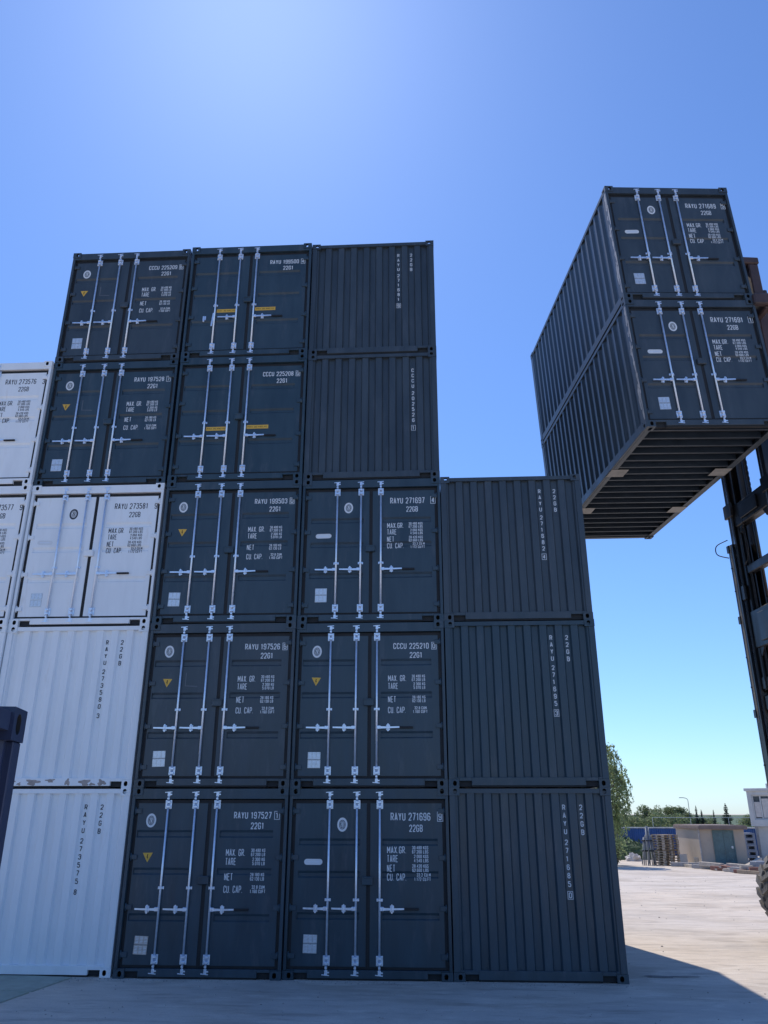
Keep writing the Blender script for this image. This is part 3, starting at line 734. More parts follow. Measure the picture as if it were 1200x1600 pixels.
# ------------------------------------------------------------------ container handler
TR = thing('container_handler', 'dark rusty forklift mast and big lugged tyre at the right edge, carrying two containers', 'container handler', (5.951 + 3.6 * .993 - 3.03 * .117, -.632 + 3.6 * .117 + 3.03 * .993, 0), (0, 0, .117))
WX = 4.05
TX, TY = -3.6, -3.03          # truck parts are written in the carried containers' frame
def tpart(name, mb, mats, parent=None):
    if parent is None:
        mb.v = [(p[0] + TX, p[1] + TY, p[2]) for p in mb.v]
        return build(name, mb, mats, TR)
    mb.v = [(p[0] + TX, p[1] + TY, p[2]) for p in mb.v]
    return build(name, mb, mats, parent)
def upright(ys, s):      # s = +1: outer web on the +y side
    mb = MB()
    yo = ys
    def bx(x0, x1, a, b, z0, z1, bv=.006): mb.box(x0, x1, min(yo - s * a, yo - s * b), max(yo - s * a, yo - s * b), z0, z1, b=bv)
    # outer section
    bx(3.22, 3.62, 0, .045, .35, 7.6); bx(3.22, 3.262, .0455, .2, .35, 7.6); bx(3.58, 3.62, .0455, .2, .35, 7.6)
    # intermediate section nested inside
    bx(3.272, 3.57, .1, .135, .5, 9.9); bx(3.272, 3.31, .1355, .29, .5, 9.9); bx(3.53, 3.57, .1355, .29, .5, 9.9)
    bx(3.621, 3.645, .0, .41, .35, 9.8)
    for z in (2.2, 4.0, 5.9, 7.45): bx(3.2, 3.64, -.03, .06, z, z + .16)
    for x0, a, b, z0, z1, m_ in ((3.216, .07, .13, 3.9, 8.9, 1), (3.268, .205, .245, 2.5, 9.6, 2)):
        mb.box(x0, x0 + .0035, min(yo - s * a, yo - s * b), max(yo - s * a, yo - s * b), z0, min(z1, 7.6 if m_ == 1 else z1), mi=m_)
    for z in (2.6, 3.1, 4.6, 5.2, 6.6, 7.1): mb.tube([(3.205, yo - s * .03, z), (3.222, yo - s * .03, z)], .016, 6)
    for z in (6.35, 8.2): bx(3.24, 3.30, .02, .33, z, z + .3)
    return mb
MM = [M['mast'], M['greasy'], M['worn_slide']]
tpart('mast_upright', upright(4.0, 1), MM); tpart('mast_upright', upright(2.06, -1), MM)
def inner(ys, s):
    mb = MB()
    def bx(x0, x1, a, b, z0, z1): mb.box(x0, x1, min(ys - s * a, ys - s * b), max(ys - s * a, ys - s * b), z0, z1, b=.005)
    bx(3.318, 3.52, .2, .235, 4.5, 12.0); bx(3.318, 3.35, .2355, .4, 4.5, 12.0); bx(3.488, 3.52, .2355, .4, 4.5, 12.0)
    bx(3.30, 3.54, .19, .42, 4.52, 4.75)
    return mb
tpart('inner_upright', inner(4.0, 1), M['mast']); tpart('inner_upright', inner(2.06, -1), M['mast'])
for z0, z1, x0, x1 in ((7.93, 8.42, 3.3, 3.5), (6.87, 7.06, 3.34, 3.5), (5.33, 6.1, 3.3, 3.52), (4.1, 4.4, 3.3, 3.5), (2.3, 2.7, 3.3, 3.5), (9.6, 9.85, 3.34, 3.5), (11.7, 11.95, 3.34, 3.5)):
    mb = MB(); mb.box(x0, x1, 2.30, 3.76, z0, z1, b=.02)
    if z1 - z0 > .4:
        for yy in (2.46, 3.6):
            mb.prism([(yy - .16, z0 + .01), (yy + .16, z0 + .01), (yy + .05, z0 - .16), (yy - .05, z0 - .16)], x0 + .03, x0 + .07, axis='x')
        mb.box(x0 - .03, x0 - .001, 2.7, 3.4, z0 + .1, z1 - .1, b=.01)
    tpart('mast_cross_member', mb, M['mast'])
for yy in (3.05,):
    mb = MB()
    z = 8.45
    k = 0
    while z < 10.5:
        mb.box(3.40 - (.022 if k % 2 else .014), 3.40 + (.022 if k % 2 else .014), yy - .03, yy + .03, z, z + .075, b=.004); z += .062; k += 1
    mb.tube([(3.4, yy - .05, 10.6), (3.4, yy + .05, 10.6)], .17, 16)
    tpart('lift_chain', mb, M['mast'])
for yy in (2.3, 3.76):
    mb = MB(); mb.tube([(3.75, yy, .6), (3.75, yy, 6.4)], .09, 14); mb.tube([(3.75, yy, 6.4), (3.75, yy, 9.7)], .055, 12); tpart('lift_cylinder', mb, [M['mast']])
def hose(pts):
    mb = MB(); P = []
    for i in range(len(pts) - 1):
        a, b = Vector(pts[i]), Vector(pts[i + 1])
        for k in range(6): P.append(a.lerp(b, k / 6))
    P.append(Vector(pts[-1]))
    for _ in range(6): P = [P[0]] + [(P[i - 1] + P[i] * 2 + P[i + 1]) / 4 for i in range(1, len(P) - 1)] + [P[-1]]
    mb.tube(P, .011, 8); tpart('hydraulic_hose', mb, M['rubber'])
hose([(3.24, 4.0, 7.75), (3.1, 4.3, 7.72), (3.1, 4.32, 7.5), (3.22, 4.02, 7.35)])
hose([(3.3, 3.5, 7.9), (3.2, 3.3, 7.8), (3.18, 3.1, 7.4), (3.25, 3.3, 7.1), (3.3, 3.6, 7.05)])
for dy in (0, .05): hose([(3.35, 3.45 + dy, 7.9), (3.38, 3.5 + dy, 6.5), (3.36, 3.48 + dy, 4.5), (3.4, 3.5 + dy, 2.0)])
hose([(2.95, .55, 11.2), (3.1, .3, 11.5), (3.1, .35, 11.75), (3.0, .6, 11.6), (2.95, .5, 11.3)])
hose([(3.0, .75, 11.0), (3.25, .35, 11.3), (3.3, .5, 11.7), (3.1, .9, 11.4)])
# spreader hanging on the mast: long beam, end arms with top hooks, carriage plates
mb = MB(); mb.box(2.62, 2.95, .55, 5.5, 10.35, 11.05, b=.02); mb.box(2.60, 2.98, .5, 5.55, 11.051, 11.12, b=.01); mb.box(2.6, 2.98, .5, 5.55, 10.28, 10.349, b=.01)
for k in range(9): mb.box(2.598, 2.62, .7 + k * .55, .74 + k * .55, 10.36, 11.04)
sp = tpart('spreader_beam', mb, M['spreader'])
for yy, s in ((.42, 1), (5.64, -1)):
    mb = MB(); a, b = min(yy, yy + s * .24), max(yy, yy + s * .24)
    mb.box(2.64, 2.84, a, b, 9.6, 12.19, b=.02)
    mb.box(2.46, 2.86, a - .02, b + .02, 12.191, 12.34, b=.02)
    mb.box(2.47, 2.58, a, b, 12.08, 12.19, b=.02)
    mb.box(2.70, 3.02, a - .03, b + .03, 11.13, 11.5, b=.02); mb.box(2.47, 2.63, a - .04, b + .02, 10.72, 11.2, b=.02)
    mb.box(2.3, 2.66, a - .5 if s > 0 else b + .38, a - .38 if s > 0 else b + .5, 10.9, 11.12, b=.02)
    mb.box(2.53, 2.66, a - .42 if s > 0 else b - .02, a + .02 if s > 0 else b + .42, 10.86, 11.14, b=.02)
    mb.tube([(2.9, yy + s * .12, 11.5), (2.9, yy + s * .12, 11.62)], .07, 10)
    tpart('spreader_arm', mb, M['spreader'])
mb = MB(); mb.box(2.96, 3.2, 2.15, 3.9, 9.9, 10.3, b=.02); mb.box(2.985, 3.2, 2.15, 3.9, 10.6, 10.95, b=.02); mb.box(3.0, 3.2, 2.2, 2.45, 9.2, 11.4, b=.02); mb.box(3.0, 3.2, 3.6, 3.85, 9.2, 11.4, b=.02)
tpart('carriage', mb, M['mast'])
mb = MB(); mb.prism([(3.9, .55), (8.9, .55), (9.6, .95), (9.6, 2.1), (8.9, 2.3), (5.9, 1.75), (3.9, 1.45)], 2.05, 4.0, axis='y'); mb.prism([(7.9, .7), (9.7, .7), (9.9, 1.2), (9.9, 2.2), (7.9, 2.2)], 1.5, 4.55, axis='y')
tpart('chassis', mb, M['truck'])
cb = MB(); cb.box(6.0, 7.6, 2.35, 3.7, 1.76, 2.3, b=.03); cb.box(5.95, 7.65, 2.3, 3.75, 3.5, 3.64, b=.04)
for xx in (6.02, 7.5):
    for yy in (2.37, 3.6): cb.box(xx, xx + .09, yy, yy + .09, 2.3, 3.5)
cbo = tpart('cab', cb, M['truck'])
gl = MB(); gl.box(6.05, 6.06, 2.47, 3.58, 2.31, 3.49); gl.box(7.55, 7.56, 2.47, 3.58, 2.31, 3.49); gl.box(6.12, 7.49, 2.4, 2.41, 2.31, 3.49); gl.box(6.12, 7.49, 3.65, 3.66, 2.31, 3.49)
tpart('cab_window', gl, M['glass'], cbo)
def tyre(Rr, wd):
    mb = MB(); n = 44; rim = Rr * .55
    prof = [(rim, -wd * .42), (Rr * .8, -wd * .5), (Rr * .92, -wd * .46), (Rr * .945, 0), (Rr * .92, wd * .46), (Rr * .8, wd * .5), (rim, wd * .42)]
    m = len(prof); vs = [(r_ * math.cos(2 * math.pi * k / n), y_, r_ * math.sin(2 * math.pi * k / n)) for k in range(n) for r_, y_ in prof]
    mb.sm = True
    mb.add(vs, [(k * m + i, k * m + i + 1, ((k + 1) % n) * m + i + 1, ((k + 1) % n) * m + i) for k in range(n) for i in range(m - 1)])
    mb.sm = False
    nl = 21
    for k in range(nl):
        for s in (-1, 1):
            a0 = 2 * math.pi * (k + (.5 if s > 0 else 0)) / nl
            def pt(da, y_, r_): return (r_ * math.cos(a0 + da), y_, r_ * math.sin(a0 + da))
            wv = 2 * math.pi / nl * .33; sk = 2 * math.pi / nl * .55
            q = []
            for r1, r2_ in ((Rr * .93, Rr), (Rr * .9, Rr * .985)): pass
            yo, yi = s * wd * .5, s * wd * .02
            vs = [pt(-wv, yo, Rr * .86), pt(wv, yo, Rr * .86), pt(wv * .8, yo * .97, Rr * .985), pt(-wv * .8, yo * .97, Rr * .985),
                  pt(-wv * .7 + sk, yi, Rr * .93), pt(wv * .7 + sk, yi, Rr * .93), pt(wv * .55 + sk, yi, Rr), pt(-wv * .55 + sk, yi, Rr),
                  pt(-wv * .75 + sk * .4, s * wd * .3, Rr * .995), pt(wv * .75 + sk * .4, s * wd * .3, Rr * .995),
                  pt(-wv, s * wd * .505, Rr * .78), pt(wv, s * wd * .505, Rr * .78)]
            mb.add(vs, [(3, 2, 9, 8), (8, 9, 6, 7), (0, 3, 8, 7, 4), (1, 5, 6, 9, 2), (0, 1, 2, 3), (4, 7, 6, 5), (10, 11, 1, 0)])
    return mb
def wheel(x, y, Rr, wd):
    hb = MB(); hb.tube([(0, -wd * .3, 0), (0, wd * .3, 0)], Rr * .56, 28); hb.tube([(0, -wd * .36, 0), (0, wd * .36, 0)], Rr * .22, 14)
    for k in range(10): hb.tube([(Rr * .34 * math.cos(k * .628), -wd * .34, Rr * .34 * math.sin(k * .628)), (Rr * .34 * math.cos(k * .628), wd * .34, Rr * .34 * math.sin(k * .628))], .022, 6)
    o = build('wheel', hb, M['rim'], TR, (x + TX, y + TY, Rr - .01)); build('tyre', tyre(Rr, wd), M['tyre'], o)
for y in (4.93, 4.42, 1.64, 1.13): wheel(WX, y, .80, .46)
for y in (4.1, 1.96): wheel(8.3, y, .62, .4)
mb = MB(); mb.tube([(WX, 1.0, .79), (WX, 5.06, .79)], .16, 12); mb.box(WX - .25, WX + .25, 2.2, 3.86, .5, 1.1, b=.03); tpart('axle', mb, M['mast'])

# ------------------------------------------------------------------ background yard
M['wall_tan'] = mat('tan_render', (0.44, 0.37, 0.30), 0.9, var=0.08, scale=3, tint=(0.34, 0.29, 0.25), tint_amt=.4, tint_scale=3)
M['roof_brown'] = mat('brown_roof_edge', (0.2, 0.15, 0.13), 0.8, var=0.2)
M['teal'] = mat('teal_door_paint', (0.09, 0.15, 0.155), 0.5, var=0.25, scale=3, tint=(0.2, 0.33, 0.33), tint_amt=.6, tint_scale=4, tlo=.55)
M['timber'] = mat('weathered_timber', (0.36, 0.28, 0.2), 0.85, var=0.25, scale=6)
M['timber_end'] = mat('pale_timber', (0.5, 0.44, 0.37), 0.85, var=0.25, scale=6)
M['timber_red'] = mat('red_brown_timber', (0.26, 0.13, 0.1), 0.85, var=0.25, scale=6)
M['timber_grey'] = mat('grey_timber', (0.33, 0.32, 0.32), 0.85, var=0.25, scale=6)
M['blue'] = mat('blue_corrugated', (0.02, 0.085, 0.27), 0.5, var=0.2, scale=1.2)
M['pale'] = mat('pale_paint', (0.6, 0.6, 0.58), 0.6, var=0.1, scale=2, tint=(.42, .4, .37), tint_amt=.5, tint_scale=1.5)
M['concrete'] = mat('grey_concrete', (0.25, 0.27, 0.31), 0.9, var=0.15, scale=3)
M['grass'] = mat('rough_grass', (0.07, 0.11, 0.05), 0.9, var=0.4, scale=3)
M['bag'] = mat('white_sacking', (0.62, 0.58, 0.54), 0.9, var=0.15, scale=5, bump=.6, bscale=4)
M['bark'] = mat('bark', (0.16, 0.13, 0.1), 0.9, var=0.3, scale=8)
def leafmat(name, c, var=.35):
    m = mat(name, c, 0.55, var=var, scale=1.3); n = m.node_tree
    pb = n.nodes['Principled BSDF']; tr = n.nodes.new('ShaderNodeBsdfTranslucent'); ms = n.nodes.new('ShaderNodeMixShader')
    ms.inputs[0].default_value = .6; src = pb.inputs['Base Color'].links[0].from_socket
    n.links.new(src, tr.inputs['Color']); n.links.new(pb.outputs[0], ms.inputs[1]); n.links.new(tr.outputs[0], ms.inputs[2])
    n.links.new(ms.outputs[0], n.nodes['Material Output'].inputs['Surface'])
    return m
M['leaf_birch'] = leafmat('birch_leaf', (0.40, 0.47, 0.22)); M['leaf_birch_dark'] = leafmat('birch_leaf_dark', (0.20, 0.27, 0.12))
M['leaf_far'] = leafmat('broad_leaf', (0.14, 0.19, 0.10)); M['leaf_far_light'] = leafmat('yellow_green_leaf', (0.24, 0.28, 0.14))
M['needle'] = leafmat('spruce_needle', (0.05, 0.08, 0.06))

# kiosk
KX, KY, KZ = 17.2, 35.6, -.6
kw, kd, kh = 2.45, 4.5, 1.98
K = thing('transformer_kiosk', 'small tan flat-roofed kiosk with a teal metal door, behind scattered planks', 'kiosk', (KX, KY, KZ))
mb = MB(); mb.box(0, kw, 0, kd, 0, kh); build('wall', mb, M['wall_tan'], K)
mb = MB(); mb.box(-.11, kw + .12, -.32, kd + .1, kh + .001, kh + .19, b=.02); mb.box(-.05, kw + .05, -.22, kd + .05, kh + .191, kh + .22, b=.01); build('roof', mb, M['roof_brown'], K)
mb = MB(); mb.box(.76, 1.27, -.03, -.002, .06, 1.86, b=.006); mb.box(1.28, 1.79, -.03, -.002, .06, 1.86, b=.006)
mb.box(.69, .755, -.045, -.002, .0, 1.94); mb.box(1.795, 1.86, -.045, -.002, .0, 1.94); mb.box(.7555, 1.7945, -.045, -.002, 1.865, 1.94)
d_ = build('door', mb, M['teal'], K)
mb = MB(); mb.box(1.64, 1.74, -.06, -.031, 1.0, 1.12, b=.006); mb.tube([(1.69, -.06, 1.06), (1.69, -.1, 1.06), (1.58, -.1, 1.06)], .012, 6); build('handle', mb, M['plate'], d_)
mb = MB()
for k in range(6): mb.box(-.02, -.002, .8, 1.5, .18 + k * .05, .205 + k * .05)
mb.box(-.012, -.0025, .76, 1.54, .14, .5); build('vent_grille', mb, M['timber_grey'], K)
mb = MB(); mb.box(-.07, -.003, -.07, .02, 0, kh); build('corner_trim', mb, M['timber_grey'], K)
mb = MB(); mb.box(0, .42, 0, .05, 0, .62, T=Matrix.Rotation(R(-8), 4, 'X')); tag(build('board', mb, M['pale'], None, (16.55, 37.6, -.6)), 'small white board leaning at the left foot of the tan kiosk', 'board')

# blue fence with pale cap
F = thing('fence', 'long blue corrugated metal fence with a pale top edge across the back of the yard', 'fence', (6, 50, -.6))
n = 210; pr = []
for k in range(n): pr += [(k * .16, 0), (k * .16 + .05, 0), (k * .16 + .08, .04), (k * .16 + .13, .04)]
mb = MB(); m_ = len(pr)
mb.add([(p[0], p[1], 0) for p in pr] + [(p[0], p[1], 1.8) for p in pr], [(i, i + 1, i + 1 + m_, i + m_) for i in range(m_ - 1)])
build('sheeting', mb, M['blue'], F)
mb = MB(); mb.box(0, n * .16, -.05, .09, 1.8005, 1.88, b=.01); build('cap_rail', mb, M['pale'], F)
for k in range(15):
    mb = MB(); mb.box(k * 2.4, k * 2.4 + .1, .045, .15, 0, 1.8); build('post', mb, M['blue'], F)
RLO = thing('rail', 'thin pale pipe rail on posts showing above the tan kiosk roof', 'rail', (20, 56, -.6))
mb = MB(); mb.tube([(0, 0, 2.5), (18, 0, 2.5)], .022, 6); build('pipe', mb, M['pale'], RLO)
for k in range(7):
    mb = MB(); mb.tube([(k * 3, 0, 0), (k * 3, 0, 2.48)], .016, 6); build('post', mb, M['pale'], RLO)

# two-storey white office cabin
O = thing('office_cabin', 'white two-storey cabin with an upper window, partly hidden by the lift mast', 'building', (22.35, 41.6, -.6), (0, 0, R(-27)))
mb = MB(); mb.box(.15, 6, .35, 6, 0, 2.05); build('lower_storey', mb, M['pale'], O)
mb = MB()
for q in ((0, .25, 0, .3, 2.45, 4.15), (1.75, 6.2, 0, .3, 2.45, 4.15), (.25, 1.75, 0, .3, 3.92, 4.15), (0, 6.2, 0, .3, 2.06, 2.45)): mb.box(*q)
mb.box(0, 6.2, .3005, 6, 2.06, 4.15); build('upper_storey', mb, M['pale'], O)
mb = MB(); mb.box(-.12, 6.35, -.12, 6.1, 4.151, 4.32, b=.02); mb.box(1.2, 6.3, .0, 6, 4.321, 4.6, b=.02); build('roof', mb, M['pale'], O)
mb = MB(); mb.box(.251, 1.749, .2, .215, 2.451, 3.919); wo_ = build('window', mb, M['glass'], O)
mb = MB()
for q in ((.252, .34, 2.452, 3.918), (1.66, 1.748, 2.452, 3.918), (.70, .78, 2.53, 3.84), (1.22, 1.3, 2.53, 3.84), (.341, 1.659, 3.84, 3.917), (.341, 1.659, 2.453, 2.53)): mb.box(q[0], q[1], .1, .199, q[2], q[3])
build('window_frame', mb, M['pale'], wo_)
mb = MB(); mb.box(.36, .69, .12, .19, 2.6, 3.5); mb.box(.8, 1.2, .14, .19, 2.56, 3.7); build('blind', mb, M['bag'], wo_)
mb = MB(); mb.box(.2, .32, .2, .349, 0, 2.05); build('downpipe', mb, M['timber_grey'], O)
mb = MB(); mb.box(1.0, 1.9, .3, .349, .45, .95); build('window', mb, M['glass'], O)
mb = MB(); mb.box(1.5, 3.5, -.1, -.002, 2.45, 2.52); build('ledge', mb, M['timber_grey'], O)

# stacked pallets left of the kiosk
def pallet(matn='timber', pw_=1.2, pd=.95):
    mb = MB()
    for k in range(3): mb.box(0, pw_, k * (pd - .1) / 2, k * (pd - .1) / 2 + .1, 0, .022, mi=0)
    for k in range(3):
        for j in range(3): mb.box(j * (pw_ - .14) / 2, j * (pw_ - .14) / 2 + .14, k * (pd - .1) / 2, k * (pd - .1) / 2 + .1, .0225, .09, mi=1)
    for k in range(3): mb.box(k * (pw_ - .14) / 2, k * (pw_ - .14) / 2 + .14, 0, pd, .0905, .11, mi=1)
    for k in range(7): mb.box(0, pw_, k * (pd - .1) / 6, k * (pd - .1) / 6 + .1, .1105, .132, mi=0)
    return mb.mesh('pallet', [M[matn], M['timber_end']])
pm = pallet()
for k in range(12):
    top = k == 11
    o = link('wooden_pallet', pm, None, (15.55 + rnd.uniform(-.03, .03), 37.2 + rnd.uniform(-.03, .03), -.6 + .1335 * k + (.05 if k > 5 else 0)), (0, 0, R(28) + rnd.uniform(-.03, .03)))
    tag(o, 'weathered timber pallet lying on top of the tall stack beside the tan kiosk' if top else 'weathered timber pallet within the tall stack beside the tan kiosk', 'pallet', 'pallets in the tall stack')
mb = MB(); mb.box(0, 1.1, 0, .1, 0, .048); mb.box(0, 1.1, .5, .6, 0, .048)
tag(build('timber_spacer', mb, M['timber'], None, (15.58, 37.28, -.6 + .1335 * 6), (0, 0, R(28))), 'timber spacer bars between upper and lower pallets of the tall stack', 'spacer')

# bundle of grey poles
PB = thing('pole_bundle', 'upright bundle of grey metal poles and folded frames left of the pallet stack', 'poles', (14.75, 37.6, -.6))
r2 = random.Random(11)
for k in range(9):
    x = -.3 + .075 * k; hh = 1.5 + .75 * math.exp(-((k - 4.5) / 2.2) ** 2) + r2.uniform(-.1, .1)
    mb = MB(); mb.tube([(x * 1.25, r2.uniform(-.15, .15), 0), (x * .7 + .05, r2.uniform(-.06, .06), hh)], .032, 6); build('pole', mb, M['concrete'] if k % 3 else M['pale'], PB)
mb = MB(); mb.box(-.36, .32, -.16, .16, .75, .82); mb.box(-.3, .3, -.14, .14, 1.3, 1.36); build('strap', mb, M['rubber'], PB)
mb = MB()
for s in (-1, 1):
    mb.tube([(-.25 + .2 * s, -.18, .1), (.05, -.2, 1.9), (.28, -.18, .1)], .03, 6)
build('folded_frame', mb, M['concrete'], PB)

# white sack, grass mound
def blob(seed, sx, sy, sz, amp, n=18):
    mb = MB(); vs = []; r3 = random.Random(seed); off = Vector((seed * 3.1, 0, 0))
    for i in range(n // 2 + 1):
        for j in range(n):
            th = math.pi / 2 * i / (n // 2); ph = 2 * math.pi * j / n
            p = Vector((math.cos(ph) * math.cos(th), math.sin(ph) * math.cos(th), math.sin(th)))
            k = 1 + amp * mnoise.noise(p * 2.2 + off) + amp * .5 * mnoise.noise(p * 5 + off)
            vs.append((p.x * sx * k, p.y * sy * k, p.z * sz * k))
    m = n // 2 + 1
    mb.add(vs, [(i * n + j, i * n + (j + 1) % n, (i + 1) * n + (j + 1) % n, (i + 1) * n + j) for i in range(m - 1) for j in range(n)])
    return mb
tag(build('bulk_sack', blob(2, .52, .4, .42, .5), M['bag'], None, (14.95, 42.2, -.62)), 'crumpled white sack lying at the foot of the dark grassy mound', 'sack')
gm = blob(5, 3.2, 1.8, 1.25, .22, 30)
tag(build('grass_mound', gm, M['grass'], None, (14.2, 45.2, -.65)), 'low dark grassy mound in the shade of the drooping tree', 'mound', kind='structure')
mb = MB(); r3 = random.Random(4)
for k in range(2600):
    a = r3.uniform(0, 6.28); b_ = r3.uniform(0, 1.3); i = r3.randrange(len(gm.v)); p = Vector(gm.v[i]) + Vector((r3.uniform(-.3, .3), r3.uniform(-.25, .25), r3.uniform(-.12, .02)))
    hh = r3.uniform(.1, .28); wv = r3.uniform(.015, .035)
    d1 = Vector((math.cos(a), math.sin(a), 0)) * wv; tip = p + Vector((r3.uniform(-.1, .1), r3.uniform(-.1, .1), hh))
    mb.add([p - d1, p + d1, tip], [(0, 1, 2)])
tag(build('grass', mb, M['grass'], None, (14.2, 45.2, -.65)), 'rough dark grass growing on the mound', 'grass', kind='stuff')

# planks, broken pallets and blocks lying in front of the kiosk
def plank(x, y, ln, wd, th, rz, matn, label, tilt=0, dz=0):
    mb = MB(); mb.box(-ln / 2, ln / 2, -wd / 2, wd / 2, 0, th * 1.5, b=.008)
    tag(build('plank', mb, M[matn], None, (x, y, gz(y) + dz), (0, tilt, rz)), label, 'plank', 'planks lying in front of the kiosk')
plank(16.35, 34.6, 1.9, .22, .1, R(-80), 'timber_end', 'pale beam at the far left end of the timber litter, beside the kiosk corner')
plank(16.5, 33.2, 1.6, .25, .12, R(-62), 'timber_grey', 'grey beam lying before the kiosk corner, left of the red pallet')
plank(16.75, 33.4, 2.4, .2, .08, R(-75), 'timber_grey', 'long grey plank nearest the kiosk wall, behind the grey beam', dz=.02)
plank(17.3, 31.6, 3.4, .22, .09, R(-66), 'timber_end', 'long pale plank running under the teal door')
plank(17.6, 31.2, 2.6, .2, .09, R(-72), 'timber', 'brown plank behind the long pale plank, under the teal door')
plank(17.0, 29.6, 1.6, .2, .09, R(-50), 'timber_end', 'short pale plank between the red pallet and the rough timber heap')
plank(17.15, 28.2, 1.8, .22, .1, R(-40), 'timber_red', 'red-brown beam in front of the concrete blocks')
plank(17.0, 27.5, 2.0, .2, .1, R(-60), 'timber', 'brown beam nearest the camera at the right end of the litter')
plank(17.35, 28.6, 1.5, .18, .09, R(15), 'timber_end', 'pale plank lying crosswise on the red-brown beam', tilt=R(6), dz=.12)
plank(18.6, 33.5, 2.2, .25, .12, R(-25), 'timber_end', 'pale beam right of the kiosk, before the slatted crates')
plank(19.2, 34.6, 2.0, .25, .12, R(10), 'timber', 'brown beam right of the kiosk, behind the pale beam', dz=.05)
plank(19.4, 34.2, 1.6, .2, .1, R(40), 'timber_end', 'pale plank propped up on the brown beam beside the white cabin', tilt=R(-12), dz=.2)
plank(16.2, 35.6, 1.5, .28, .14, R(-20), 'timber_grey', 'thick grey beam end lying left of the kiosk foot', dz=.02)
plank(16.6, 32.4, 1.7, .24, .13, R(-70), 'timber_end', 'pale beam leaning on the far side of the red pallet', dz=.14)
plank(16.9, 30.6, 2.2, .24, .13, R(-58), 'timber_red', 'dark red beam just right of the red pallet')
plank(17.25, 30.2, 1.8, .22, .12, R(-74), 'timber_end', 'pale beam stacked on the dark red beam', dz=.16)
plank(17.5, 27.8, 1.3, .24, .13, R(-12), 'timber_red', 'short red-brown beam end poking out before the concrete blocks', dz=.1)
plank(16.85, 28.9, 1.2, .3, .16, R(-66), 'timber_grey', 'stubby grey beam left of the concrete blocks')
tag(link('wooden_pallet', pallet('timber_red', 1.1, .8), None, (16.5, 31.0, gz(31) + .13), (0, R(4), R(-58))), 'red-brown pallet tilted on top of another flat one', 'pallet')
tag(link('wooden_pallet', pallet('timber_red', 1.1, .8), None, (16.35, 31.2, gz(31) - .01), (0, 0, R(-62))), 'red-brown pallet lying flat before the kiosk', 'pallet')
tag(link('wooden_pallet', pallet('timber_red', 1.0, .8), None, (16.8, 26.6, gz(27)), (0, 0, R(-50))), 'broken red-brown pallet at the right end of the timber litter', 'pallet')
for k, (x, y, rz, lb) in enumerate(((18.0, 29.6, .2, 'grey concrete block beside the timber heap, left of its twin'), (18.75, 29.4, .1, 'grey concrete block right of its twin, behind the big tyre'))):
    mb = MB(); mb.box(-.34, .34, -.3, .3, 0, .5, b=.03); mb.box(-.1, .1, -.302, -.28, .1, .4, b=.02)
    tag(build('concrete_block', mb, M['concrete'], None, (x, y, gz(y)), (0, 0, rz)), lb, 'concrete block', 'concrete blocks')
# slatted crates in a pile between kiosk and cabin
mb = MB()
mb.box(0, 1.3, 0, 1.2, .0, .06)
for k in range(3): mb.box(k * .58, k * .58 + .14, 0, 1.2, .0605, .24)
mb.box(0, 1.3, 0, 1.2, .2405, .33)
cm = mb.mesh('crate', [M['concrete']])
for k in range(5):
    tag(link('slatted_crate', cm, None, (21.1 + rnd.uniform(-.04, .04), 41.4, -.6 + .335 * k), (0, 0, rnd.uniform(-.03, .03))), 'grey slatted crate at the top of the pile between kiosk and white cabin' if k == 4 else 'grey slatted crate within the pile between kiosk and white cabin', 'crate', 'grey slatted crates')

# street lamp beyond the fence
LP = thing('street_lamp', 'thin grey street lamp standing beyond the fence before the far trees', 'street lamp', (42.4, 120, -.6))
mb = MB(); mb.tube([(0, 0, 0), (0, 0, 4.7), (-.1, 0, 4.9), (-.35, 0, 5.05), (-.7, 0, 5.1)], .045, 8); build('pole', mb, M['concrete'], LP)
mb = MB(); mb.box(-1.3, -.65, -.12, .12, 5.06, 5.15, b=.02); build('lamp_head', mb, M['concrete'], LP)

